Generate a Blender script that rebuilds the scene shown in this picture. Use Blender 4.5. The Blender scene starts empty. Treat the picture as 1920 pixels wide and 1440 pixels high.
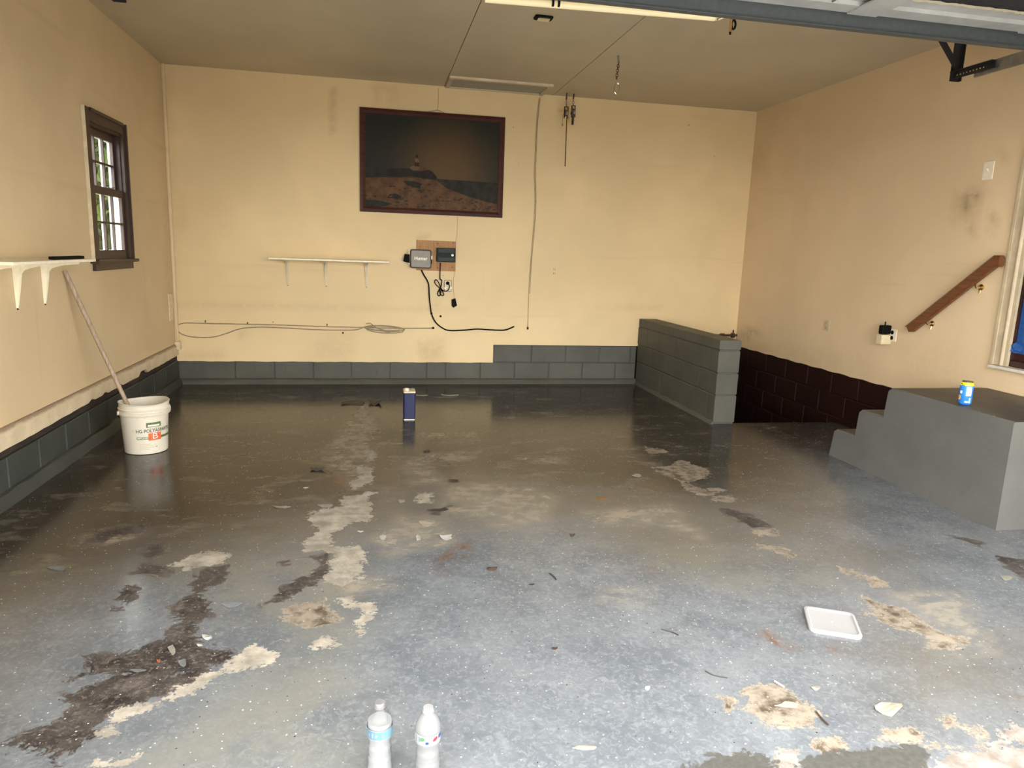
import bpy, bmesh, math, random
import numpy as np
from mathutils import Vector, Matrix

# ------------------------------------------------------------------ camera, sky, exposure
S = bpy.context.scene
C = S.collection
FPX = 1316.05
CAM = Vector((1.8671, -7.1709, 1.36))
CR = ((0.981379595, -0.188843162, 0.0351048522),      # right
      (-0.00082427265, -0.18690201, -0.982378216),    # down
      (0.192076576, 0.964057, -0.183577477))          # forward
cam_data = bpy.data.cameras.new('camera')
cam = bpy.data.objects.new('camera', cam_data)
C.objects.link(cam)
cam_data.sensor_fit = 'HORIZONTAL'
cam_data.sensor_width = 36
cam_data.lens = FPX / 1920 * 36
cam_data.clip_start = 0.02
mw = Matrix.Identity(4)
for i in range(3):
    mw[i][0] = CR[0][i]; mw[i][1] = -CR[1][i]; mw[i][2] = -CR[2][i]; mw[i][3] = CAM[i]
cam.matrix_world = mw
S.camera = cam
S.view_settings.view_transform = 'Standard'
S.view_settings.look = 'None'
S.view_settings.gamma = 1
S.view_settings.use_curve_mapping = False
S.view_settings.exposure = 3.08
world = bpy.data.worlds.new('sky'); S.world = world
world.use_nodes = True
bg = world.node_tree.nodes['Background']
bg.inputs[0].default_value = (1.0, 0.985, 0.955, 1)
bg.inputs[1].default_value = 1.5
TUBE_EMIT = 4.0

W, H, YF = 5.82, 2.91, -5.80      # room width, ceiling height, front edge of the floor slab
rnd = random.Random(7)

def at(u, v, ax, val):
    """the point on the plane axis=val that lies behind pixel (u, v) of the photograph"""
    a, b = (u - 960) / FPX, (v - 720) / FPX
    d = Vector([CR[0][i] * a + CR[1][i] * b + CR[2][i] for i in range(3)])
    t = (val - CAM[ax]) / d[ax]
    return CAM + d * t
def fl(u, v): return at(u, v, 2, 0.0)
def bk(u, v, y=0.0): return at(u, v, 1, y)

# ------------------------------------------------------------------ node helpers
class NT:
    def __init__(s, name):
        s.m = bpy.data.materials.new(name); s.m.use_nodes = True
        s.t = s.m.node_tree; s.N = s.t.nodes; s.L = s.t.links
        s.b = s.N['Principled BSDF']; s.out = s.N['Material Output']
    def put(s, sock, v):
        if v is None: return
        if isinstance(v, bpy.types.NodeSocket): s.L.new(v, sock)
        elif isinstance(v, (tuple, list)) and len(v) == 3 and sock.type == 'RGBA': sock.default_value = (*v, 1)
        else: sock.default_value = v
    def node(s, typ, ins=None, **at_):
        n = s.N.new(typ)
        for k, v in at_.items(): setattr(n, k, v)
        for k, v in (ins or {}).items(): s.put(n.inputs[k], v)
        return n
    def obj(s): return s.node('ShaderNodeTexCoord').outputs['Object']
    def mapping(s, vec, scale=(1, 1, 1), loc=(0, 0, 0), rot=(0, 0, 0)):
        return s.node('ShaderNodeMapping', {'Vector': vec, 'Scale': scale, 'Location': loc, 'Rotation': rot}).outputs[0]
    def noise(s, vec, scale, detail=4, rough=.6, dist=0, out=0):
        return s.node('ShaderNodeTexNoise', {'Vector': vec, 'Scale': scale, 'Detail': detail, 'Roughness': rough, 'Distortion': dist}).outputs[out]
    def math(s, op, a, b=None, c=None, clamp=False):
        n = s.node('ShaderNodeMath', operation=op, use_clamp=clamp)
        for i, v in enumerate((a, b, c)): s.put(n.inputs[i], v)
        return n.outputs[0]
    def mix(s, f, a, b, mode='MIX'):
        n = s.node('ShaderNodeMix', data_type='RGBA', blend_type=mode)
        s.put(n.inputs[0], f); s.put(n.inputs[6], a); s.put(n.inputs[7], b)
        return n.outputs[2]
    def ramp(s, f, lo, hi, a=0.0, b=1.0):
        n = s.node('ShaderNodeMapRange', {0: f, 1: lo, 2: hi, 3: a, 4: b}, interpolation_type='SMOOTHSTEP')
        return n.outputs[0]
    def attr(s, name): return s.node('ShaderNodeAttribute', attribute_name=name).outputs['Fac']
    def bump(s, h, strength=.2, dist=.01, normal=None):
        n = s.node('ShaderNodeBump', {'Height': h, 'Strength': strength, 'Distance': dist})
        if normal: s.put(n.inputs['Normal'], normal)
        return n.outputs[0]
    def set(s, **k):
        names = dict(col='Base Color', rough='Roughness', metal='Metallic', normal='Normal', spec='Specular IOR Level',
                     trans='Transmission Weight', ior='IOR', emit='Emission Color', es='Emission Strength', alpha='Alpha',
                     sss='Subsurface Weight', coat='Coat Weight')
        for kk, v in k.items(): s.put(s.b.inputs[names[kk]], v)
        return s.m

def simple(name, col, rough=.5, metal=0, spec=.5, var=.12, scale=30, bump=0, **k):
    """a plain surface with a little procedural variation of tone"""
    t = NT(name); v = t.obj()
    n = t.noise(v, scale, 3)
    f = t.ramp(n, .3, .75)
    dark = tuple(c * (1 - var) for c in col); lite = tuple(min(1, c * (1 + var)) for c in col)
    kw = dict(col=t.mix(f, dark, lite), rough=rough, metal=metal, spec=spec)
    if bump: kw['normal'] = t.bump(n, bump, .004)
    kw.update(k)
    return t.set(**kw)

# ------------------------------------------------------------------ mesh helpers
class MB:
    def __init__(s): s.v = []; s.f = []; s.mi = []
    def add(s, vs, fs, mi=0):
        o = len(s.v); s.v += [tuple(x) for x in vs]
        s.f += [tuple(i + o for i in f) for f in fs]; s.mi += [mi] * len(fs); return s
    def box(s, a, b, mi=0, mat=None):
        x0, y0, z0 = a; x1, y1, z1 = b
        vs = [Vector(p) for p in ((x0,y0,z0),(x1,y0,z0),(x1,y1,z0),(x0,y1,z0),(x0,y0,z1),(x1,y0,z1),(x1,y1,z1),(x0,y1,z1))]
        if mat: vs = [mat @ p for p in vs]
        return s.add(vs, [(0,3,2,1),(4,5,6,7),(0,1,5,4),(1,2,6,5),(2,3,7,6),(3,0,4,7)], mi)
    def rbox(s, a, b, r, mi=0, mat=None, seg=3, axis=2):
        """box with rounded edges along one axis and small chamfer at both ends"""
        ax = [i for i in range(3) if i != axis]
        (u0, v0), (u1, v1) = (a[ax[0]], a[ax[1]]), (b[ax[0]], b[ax[1]])
        c = min(r * .5, abs(b[axis] - a[axis]) * .25)
        def ring(ins, w):
            pts = []
            for (cu, cv, st) in ((u1-r, v1-r, 0), (u0+r, v1-r, 1), (u0+r, v0+r, 2), (u1-r, v0+r, 3)):
                for k in range(seg + 1):
                    an = math.pi / 2 * (st + k / seg)
                    p = [0, 0, 0]; rr = max(r - ins, .0002)
                    p[ax[0]] = cu + rr * math.cos(an); p[ax[1]] = cv + rr * math.sin(an); p[axis] = w
                    pts.append(Vector(p))
            return pts
        rings = [ring(c, a[axis]), ring(0, a[axis] + c), ring(0, b[axis] - c), ring(c, b[axis])]
        return s.rings(rings, True, True, mi, mat)
    def rings(s, rings, cap0=False, cap1=False, mi=0, mat=None):
        n = len(rings[0]); vs = [mat @ Vector(p) if mat else p for r in rings for p in r]; fs = []
        for i in range(len(rings) - 1):
            for k in range(n):
                fs.append((i*n+k, i*n+(k+1) % n, (i+1)*n+(k+1) % n, (i+1)*n+k))
        if cap0: fs.append(tuple(reversed(range(n))))
        if cap1: fs.append(tuple((len(rings)-1)*n + k for k in range(n)))
        return s.add(vs, fs, mi)
    def tube(s, pts, r, n=8, smooth=0, mi=0, closed=False):
        P = [Vector(p) for p in pts]
        if smooth: P = spline(P, smooth)
        rs = r if isinstance(r, (list, tuple)) else None
        rings = []; up = None
        for i, p in enumerate(P):
            d = (P[min(i+1, len(P)-1)] - P[max(i-1, 0)])
            if d.length < 1e-9: d = Vector((0, 0, 1))
            d.normalize()
            if up is None:
                up = Vector((0, 0, 1)) if abs(d.z) < .9 else Vector((1, 0, 0))
            x = d.cross(up); 
            if x.length < 1e-6: x = d.orthogonal()
            x.normalize(); up = x.cross(d).normalized()
            rr = r if rs is None else rs[0] + (rs[1] - rs[0]) * i / (len(P) - 1)
            rings.append([p + (x * math.cos(2*math.pi*k/n) + up * math.sin(2*math.pi*k/n)) * rr for k in range(n)])
        return s.rings(rings, True, True, mi)
    def lathe(s, prof, n=32, mi=0, mat=None, cap0=True, cap1=True, fn=None):
        rings = []
        for r, z in prof:
            ring = []
            for k in range(n):
                a = 2 * math.pi * k / n
                rr, zz = fn(r, z, a) if fn else (r, z)
                ring.append(Vector((rr * math.cos(a), rr * math.sin(a), zz)))
            rings.append(ring)
        return s.rings(rings, cap0, cap1, mi, mat)
    def prism(s, poly, a, b, mi=0):
        """poly of 3-d points; extruded by vector b from offset a"""
        n = len(poly); a = Vector(a); b = Vector(b)
        vs = [Vector(p) + a for p in poly] + [Vector(p) + a + b for p in poly]
        fs = [tuple(range(n)), tuple(reversed(range(n, 2*n)))] + [(i, i+n, (i+1) % n + n, (i+1) % n) for i in range(n)]
        return s.add(vs, fs, mi)
    def mesh(s, name):
        me = bpy.data.meshes.new(name); me.from_pydata(s.v, [], s.f); me.update()
        bm = bmesh.new(); bm.from_mesh(me); bmesh.ops.recalc_face_normals(bm, faces=bm.faces); bm.to_mesh(me); bm.free()
        return me
    def obj(s, name, mats, parent=None, smooth=None, loc=None):
        me = s.mesh(name)
        for m in (mats if isinstance(mats, (list, tuple)) else [mats]): me.materials.append(m)
        if any(s.mi): me.polygons.foreach_set('material_index', s.mi)
        return link(name, me, parent, smooth, loc)

def link(name, me, parent=None, smooth=None, loc=None):
    if smooth is not None:
        me.polygons.foreach_set('use_smooth', [True] * len(me.polygons))
        me.set_sharp_from_angle(angle=math.radians(smooth))
    o = bpy.data.objects.new(name, me); C.objects.link(o)
    if parent is not None:
        o.parent = parent
        o.matrix_parent_inverse = Matrix.Translation(-parent.location) if parent.rotation_euler.z == 0 else Matrix.Identity(4)
        if parent.rotation_euler.z: pass
    if loc is not None: o.location = loc
    return o

def spline(P, k):
    out = []
    for i in range(len(P) - 1):
        a, b, c, d = P[max(i-1, 0)], P[i], P[i+1], P[min(i+2, len(P)-1)]
        for j in range(k):
            t = j / k
            out.append(.5 * ((2*b) + (c-a)*t + (2*a-5*b+4*c-d)*t*t + (3*b-a-3*c+d)*t**3))
    out.append(P[-1]); return out

def tag(o, label=None, cat=None, group=None, kind=None):
    if label: o['label'] = label
    if cat: o['category'] = cat
    if group: o['group'] = group
    if kind: o['kind'] = kind
    return o
def thing(name, loc, label, cat, group=None):
    o = bpy.data.objects.new(name, None); C.objects.link(o); o.location = loc; o.empty_display_size = .05
    bpy.context.view_layer.update()
    return tag(o, label, cat, group)
def struct(o): o['kind'] = 'structure'; return o
def text_mesh(txt, size, bold=.02):
    cu = bpy.data.curves.new('lettering', 'FONT'); cu.body = txt; cu.size = size; cu.align_x = 'CENTER'; cu.align_y = 'CENTER'
    cu.resolution_u = 3; cu.offset = size * bold
    o = bpy.data.objects.new('lettering', cu); C.objects.link(o)
    dg = bpy.context.evaluated_depsgraph_get()
    me = bpy.data.meshes.new_from_object(o.evaluated_get(dg))
    vs = [v.co.copy() for v in me.vertices]; fs = [tuple(p.vertices) for p in me.polygons]
    bpy.data.objects.remove(o); bpy.data.curves.remove(cu); bpy.data.meshes.remove(me)
    return vs, fs

# ------------------------------------------------------------------ materials
def wall_paint(name, base, dirt=(.36, .26, .15), smudge=True, seed=0.0, streak=1.0):
    t = NT(name); v = t.obj()
    vv = t.mapping(v, loc=(seed, seed, seed))
    big = t.noise(vv, .9, 3)
    col = t.mix(t.ramp(big, .35, .7), tuple(c * .93 for c in base), tuple(min(1, c * 1.04) for c in base))
    hz = t.noise(t.mapping(vv, scale=(.5, .5, 7)), 1.0, 5, .6)            # faint horizontal bands left by tape and boards
    col = t.mix(t.ramp(hz, .6, .8, 0, .22 * streak), col, dirt)
    vz = t.noise(t.mapping(vv, scale=(9, 9, .8)), 1.0, 4, .6)             # drips
    col = t.mix(t.ramp(vz, .66, .8, 0, .22 * streak), col, dirt)
    if smudge:
        sd = t.attr('smudge')
        f = t.math('MULTIPLY', sd, t.ramp(t.noise(vv, 16, 5, .7), .22, .58))
        col = t.mix(f, col, t.mix(t.ramp(sd, .35, .75), (.38, .26, .13), (.11, .085, .06)))
    vor = t.node('ShaderNodeTexVoronoi', {'Vector': vv, 'Scale': 6.0}, feature='F1')
    rr = t.node('ShaderNodeSeparateColor', {0: vor.outputs['Color']}).outputs
    spot = t.math('LESS_THAN', vor.outputs['Distance'], t.math('MULTIPLY_ADD', rr[0], .12, -.075))
    col = t.mix(t.math('MULTIPLY', spot, .65), col, (.10, .07, .04))
    fine = t.noise(vv, 60, 4, .6)
    h = t.math('ADD', t.math('MULTIPLY', big, .6), t.math('MULTIPLY', fine, .06))
    t.set(col=col, rough=.55, spec=.3, normal=t.bump(h, .35, .02))
    return t.m
CREAM = (.77, .60, .34)
M_back = wall_paint('cream_wall_paint', CREAM, seed=3.1)
M_left = wall_paint('cream_wall_paint_left', (.70, .55, .335), seed=9.4)
M_right = wall_paint('cream_wall_paint_right', (.72, .555, .35), seed=5.7)
M_ceil = wall_paint('ceiling_paint', (.56, .49, .36), smudge=False, seed=1.3, streak=.5)
M_seam = simple('dark_seam_filler', (.16, .12, .08), .9)
M_mortar = simple('grey_painted_mortar', (.055, .057, .052), .6, scale=40)

def block_paint(name, a, b, dirty, rough=.5, seed=0):
    t = NT(name); v = t.mapping(t.obj(), loc=(seed, 0, 0))
    big = t.noise(v, 3.0, 4)
    col = t.mix(t.ramp(big, .3, .7), a, b)
    st = t.noise(t.mapping(v, scale=(6, 6, 1.5)), 2.0, 5, .65)
    col = t.mix(t.ramp(st, .62, .78, 0, .6), col, dirty)
    pores = t.noise(v, 90, 3, .7)
    t.set(col=col, rough=rough, spec=.25, normal=t.bump(pores, .25, .006))
    return t.m
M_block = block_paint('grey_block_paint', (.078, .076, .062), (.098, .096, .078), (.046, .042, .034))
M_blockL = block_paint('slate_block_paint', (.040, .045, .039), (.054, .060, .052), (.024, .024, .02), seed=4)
M_red = block_paint('oxblood_block_paint', (.012, .0026, .0022), (.019, .0045, .0035), (.032, .016, .011), rough=.6, seed=8)
M_steps = block_paint('grey_step_paint', (.102, .102, .094), (.122, .122, .113), (.08, .076, .068), rough=.45, seed=2)
M_tread = simple('worn_tread_paint', (.062, .054, .042), .5, var=.3, scale=9)
M_pit = simple('dark_pit_paint', (.008, .003, .003), .9, spec=.1)

def floor_material():
    t = NT('peeling_grey_garage_floor'); v = t.obj()
    n1 = t.noise(v, 3.2, 6, .62); n2 = t.noise(v, 14, 6, .65); n3 = t.noise(v, 55, 5, .65); nf = t.noise(v, 160, 3, .6)
    swirl = t.noise(v, 16, 5, .6, dist=2.2)
    streak = t.noise(t.mapping(v, scale=(1.0, 3.2, 1), rot=(0, 0, .35)), 2.6, 6, .68, dist=.6)
    frac = t.noise(t.mapping(v, scale=(1, 1.25, 1), rot=(0, 0, .2)), 8.0, 10, .74, dist=.5)
    def field(name, amp=.10, w=.005, bias=0.0):
        a = t.attr(name)
        nn = t.math('MULTIPLY', t.math('SUBTRACT', t.math('ADD', t.math('MULTIPLY', frac, .75), t.math('MULTIPLY', n3, .25)), .5), amp * 3.0)
        s_ = t.math('ADD', t.math('ADD', a, nn), bias)
        return t.ramp(s_, -w, w), s_
    # paint film
    col = t.mix(t.ramp(n1, .3, .72), (.094, .105, .118), (.148, .159, .170))
    fine = t.noise(v, 42, 5, .62, dist=1.3)
    col = t.mix(t.ramp(fine, .48, .70, 0, .55), col, (.21, .222, .23))
    col = t.mix(t.ramp(fine, .46, .30, 0, .45), col, (.085, .092, .10))
    col = t.mix(t.ramp(swirl, .50, .70, 0, .22), col, (.22, .232, .24))
    # olive-beige tint of old clear coat, brown dirt with the far and left floor's dimness painted in
    ol = t.attr('olive')
    col = t.mix(t.math('MULTIPLY', t.math('MULTIPLY', ol, t.ramp(n1, .25, .65)), .75), col, (.150, .147, .122))
    tp_ = t.attr('taupe')
    col = t.mix(t.math('MULTIPLY', tp_, t.ramp(streak, .28, .66, .45, .85)), col, (.108, .096, .076))
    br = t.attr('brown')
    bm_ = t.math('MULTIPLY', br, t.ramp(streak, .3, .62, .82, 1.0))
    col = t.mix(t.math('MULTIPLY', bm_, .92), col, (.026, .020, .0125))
    # pale dusty scuffs
    hz = t.attr('haze')
    frac0 = t.noise(t.mapping(v, scale=(1, 1.3, 1)), 6.0, 10, .72, dist=.4)
    hm = t.math('MULTIPLY', hz, t.math('MULTIPLY', t.ramp(t.math('ADD', t.math('MULTIPLY', frac0, .6), t.math('MULTIPLY', streak, .4)), .40, .60), .85))
    hm2 = t.ramp(streak, .66, .84, 0, .22)
    hm3 = t.math('MULTIPLY', br, t.ramp(t.noise(t.mapping(v, scale=(1, 1.6, 1)), 3.4, 7, .7), .50, .66, 0, .30))
    hm = t.math('MAXIMUM', t.math('MAXIMUM', hm, hm2), hm3)
    col = t.mix(hm, col, (.275, .24, .185))
    sc_ = t.noise(t.mapping(v, scale=(1, 2.2, 1), rot=(0, 0, .2)), 7.0, 8, .72)
    col = t.mix(t.ramp(sc_, .655, .70, 0, .7), col, (.25, .22, .17))
    ru = t.attr('rust')
    col = t.mix(t.math('MULTIPLY', ru, t.ramp(n2, .38, .66)), col, (.115, .058, .028))
    # bare places where the film has peeled
    dk, sdk = field('dark', .13)
    dk = t.math('MULTIPLY', dk, t.ramp(frac, .36, .40, .25, 1))
    dcol = t.mix(t.ramp(n2, .35, .68), (.012, .010, .009), (.052, .044, .039))
    dcol = t.mix(t.ramp(n1, .45, .66, 0, .5), dcol, (.075, .064, .057))
    dcol = t.mix(t.ramp(frac, .50, .66, 0, .8), dcol, (.125, .105, .095))
    dcol = t.mix(t.ramp(n3, .52, .66), dcol, (.12, .10, .09))
    dcol = t.mix(t.ramp(nf, .62, .72), dcol, (.17, .15, .135))
    col = t.mix(dk, col, dcol)
    pl, spl = field('pale', .10, bias=.009)
    pcol = t.mix(t.ramp(n2, .3, .7), (.19, .17, .14), (.39, .355, .295))
    pcol = t.mix(t.ramp(n3, .58, .72, 0, .6), pcol, (.13, .105, .085))
    col = t.mix(pl, col, pcol)
    tn, stn = field('tan', .085)
    tcol = t.mix(t.ramp(n2, .36, .60), (.062, .046, .031), (.235, .20, .155))
    tcol = t.mix(t.ramp(n3, .55, .7), tcol, (.25, .22, .175))
    col = t.mix(tn, col, tcol)
    rim = t.math('MULTIPLY', t.ramp(t.math('ABSOLUTE', stn), 0, .012, .7, 0), 1.0)
    col = t.mix(rim, col, (.25, .215, .165))
    pk, spk = field('pink', .10)
    col = t.mix(pk, col, t.mix(t.ramp(n2, .35, .65), (.15, .125, .105), (.255, .235, .215)))
    ap, sap = field('apron', .10)
    acol = t.mix(t.ramp(n3, .35, .7), (.050, .049, .043), (.072, .070, .062))
    col = t.mix(ap, col, acol)
    bare = t.math('MAXIMUM', t.math('MAXIMUM', dk, pl), t.math('MAXIMUM', t.math('MAXIMUM', tn, pk), ap))
    # decorative paint chips broadcast into the film
    keep = t.math('SUBTRACT', 1.0, ap)
    for sc, ccol, thr, lo in ((13.0, (.42, .415, .40), .10, -.066), (31.0, (.42, .41, .39), .25, -.165), (15.0, (.025, .025, .028), .11, -.072)):
        vor = t.node('ShaderNodeTexVoronoi', {'Vector': t.mapping(v, loc=(sc, 2 * sc, 0)), 'Scale': sc}, feature='F1', voronoi_dimensions='2D')
        rr = t.node('ShaderNodeSeparateColor', {0: vor.outputs['Color']}).outputs
        dist = t.math('ADD', vor.outputs['Distance'], t.math('MULTIPLY', t.math('SUBTRACT', nf, .5), .05))
        m = t.math('LESS_THAN', dist, t.math('ADD', t.math('MULTIPLY_ADD', rr[1], thr, lo), t.math('MULTIPLY', t.math('SUBTRACT', n1, .5), .09)))
        col = t.mix(t.math('MULTIPLY', m, keep), col, ccol)
    rough = t.math('ADD', t.math('MULTIPLY', bare, .42), t.math('ADD', t.math('MULTIPLY', n2, .16), .075), clamp=True)
    rough = t.math('ADD', rough, t.math('MULTIPLY', hm, .25), clamp=True)
    h = t.math('ADD', t.math('MULTIPLY', fine, .14), t.math('ADD', t.math('MULTIPLY', n3, .08), t.math('MULTIPLY', bare, t.math('MULTIPLY', t.math('SUBTRACT', n3, .9), .5))))
    t.set(col=col, rough=rough, spec=t.math('MULTIPLY_ADD', br, -.30, .50), normal=t.bump(h, .16, .006))
    return t.m
M_floor = floor_material()

M_white = simple('white_enamel', (.90, .83, .64), .4, var=.05)
M_whiteplastic = simple('white_plastic', (.82, .74, .58), .35, var=.05)
M_creamplastic = simple('cream_plastic', (.66, .56, .37), .4, var=.05)
M_bluewhite = simple('white_door_steel', (.50, .52, .52), .45, var=.1, scale=8)
M_strut = simple('slate_door_strut', (.075, .088, .095), .5, var=.1)
M_torn = simple('dark_torn_backing', (.022, .024, .03), .85, var=.3)
M_black = simple('black_plastic', (.006, .006, .006), .65, spec=.08)
M_blackmetal = simple('black_angle_iron', (.012, .010, .011), .55)
M_steel = simple('galvanised_steel', (.32, .31, .29), .4, metal=.8)
M_rusty = simple('rusty_iron', (.09, .05, .03), .8, metal=.3, var=.4, scale=60)
M_brass = simple('polished_brass', (.75, .58, .28), .22, metal=1)
M_chrome = simple('bright_chrome', (.8, .78, .72), .15, metal=1)
M_hole = simple('dark_hole', (.01, .008, .006), .9)
def wood(name, a, b, rough=.45, axis=0, sc=3):
    t = NT(name); v = t.obj()
    s = [22, 22, 22]; s[axis] = 1.6
    g = t.noise(t.mapping(v, scale=tuple(s)), sc, 5, .6, dist=.8)
    t.set(col=t.mix(t.ramp(g, .3, .72), a, b), rough=rough, normal=t.bump(g, .12, .002)); return t.m
M_rail = wood('stained_rail_wood', (.10, .034, .012), (.19, .068, .024), .35, axis=1)
M_frame = wood('dark_frame_wood', (.035, .010, .008), (.085, .024, .018), .4, axis=0)
M_sash = wood('dark_brown_window_wood', (.028, .012, .009), (.055, .026, .019), .45, axis=2)
M_stick = wood('weathered_stick_wood', (.26, .18, .125), (.47, .37, .27), .7, axis=2, sc=6)
M_board = wood('plywood_board', (.34, .165, .055), (.46, .24, .085), .6, axis=2)
M_wirebeige = simple('beige_cable', (.50, .39, .23), .6)
M_wiregrey = simple('dusty_grey_cable', (.33, .265, .17), .7)
M_bluetape = simple('blue_masking_tape', (.018, .085, .27), .6, var=.2)
M_casing = simple('aged_cream_trim_paint', (.64, .54, .37), .5, var=.12, scale=12, bump=.2)
M_sill = simple('white_sill_paint', (.62, .58, .50), .5)

# ------------------------------------------------------------------ painted distance fields (numpy)
def sdf(px, py, poly):
    """signed distance to a polygon, positive inside"""
    P = np.array(poly, float); d2 = np.full(px.shape, 1e9); ins = np.zeros(px.shape, bool)
    n = len(P)
    for i in range(n):
        ax, ay = P[i]; bx, by = P[(i+1) % n]; ex, ey = bx-ax, by-ay; wx, wy = px-ax, py-ay
        tt = np.clip((wx*ex + wy*ey) / (ex*ex + ey*ey + 1e-12), 0, 1)
        d2 = np.minimum(d2, (wx-ex*tt)**2 + (wy-ey*tt)**2)
        c = ((ay > py) != (by > py))
        with np.errstate(divide='ignore', invalid='ignore'):
            ins ^= c & (px < ex * (py-ay) / (by-ay if by != ay else 1e-12) + ax)
    d = np.sqrt(d2); return np.where(ins, d, -d)
def zoomed(ox, oy, s, pts): return [(ox + x / s, oy + y / s) for x, y in pts]
def set_attr(me, name, vals):
    a = me.attributes.new(name, 'FLOAT', 'POINT'); a.data.foreach_set('value', np.asarray(vals, np.float32))

def lines(*stops, step):
    out = []
    for a, b in zip(stops[:-1], stops[1:]):
        n = max(1, int(math.ceil(abs(b - a) / step - 1e-6)))
        out += [a + (b - a) * i / n for i in range(n)]
    out.append(stops[-1]); return out

def slab(U, V, keep, front, back):
    """closed slab over a grid; front(u,v)/back(u,v) give the two skins"""
    nu, nv = len(U), len(V); vid = {}; vs = []; fs = []
    def vert(i, j, side):
        k = (i, j, side)
        if k not in vid:
            vid[k] = len(vs); vs.append(tuple(front(U[i], V[j]) if side == 0 else back(U[i], V[j])))
        return vid[k]
    K = [[keep((U[i]+U[i+1])/2, (V[j]+V[j+1])/2) for j in range(nv-1)] for i in range(nu-1)]
    for i in range(nu-1):
        for j in range(nv-1):
            if not K[i][j]: continue
            fs.append((vert(i,j,0), vert(i+1,j,0), vert(i+1,j+1,0), vert(i,j+1,0)))
            fs.append((vert(i,j+1,1), vert(i+1,j+1,1), vert(i+1,j,1), vert(i,j,1)))
            for (di, dj, a, b) in ((-1,0,(i,j+1),(i,j)), (1,0,(i+1,j),(i+1,j+1)), (0,-1,(i,j),(i+1,j)), (0,1,(i+1,j+1),(i,j+1))):
                ii, jj = i+di, j+dj
                if 0 <= ii < nu-1 and 0 <= jj < nv-1 and K[ii][jj]: continue
                fs.append((vert(*a,0), vert(*a,1), vert(*b,1), vert(*b,0)))
    m = MB(); m.v = vs; m.f = fs; m.mi = [0] * len(fs)
    return m

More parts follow.
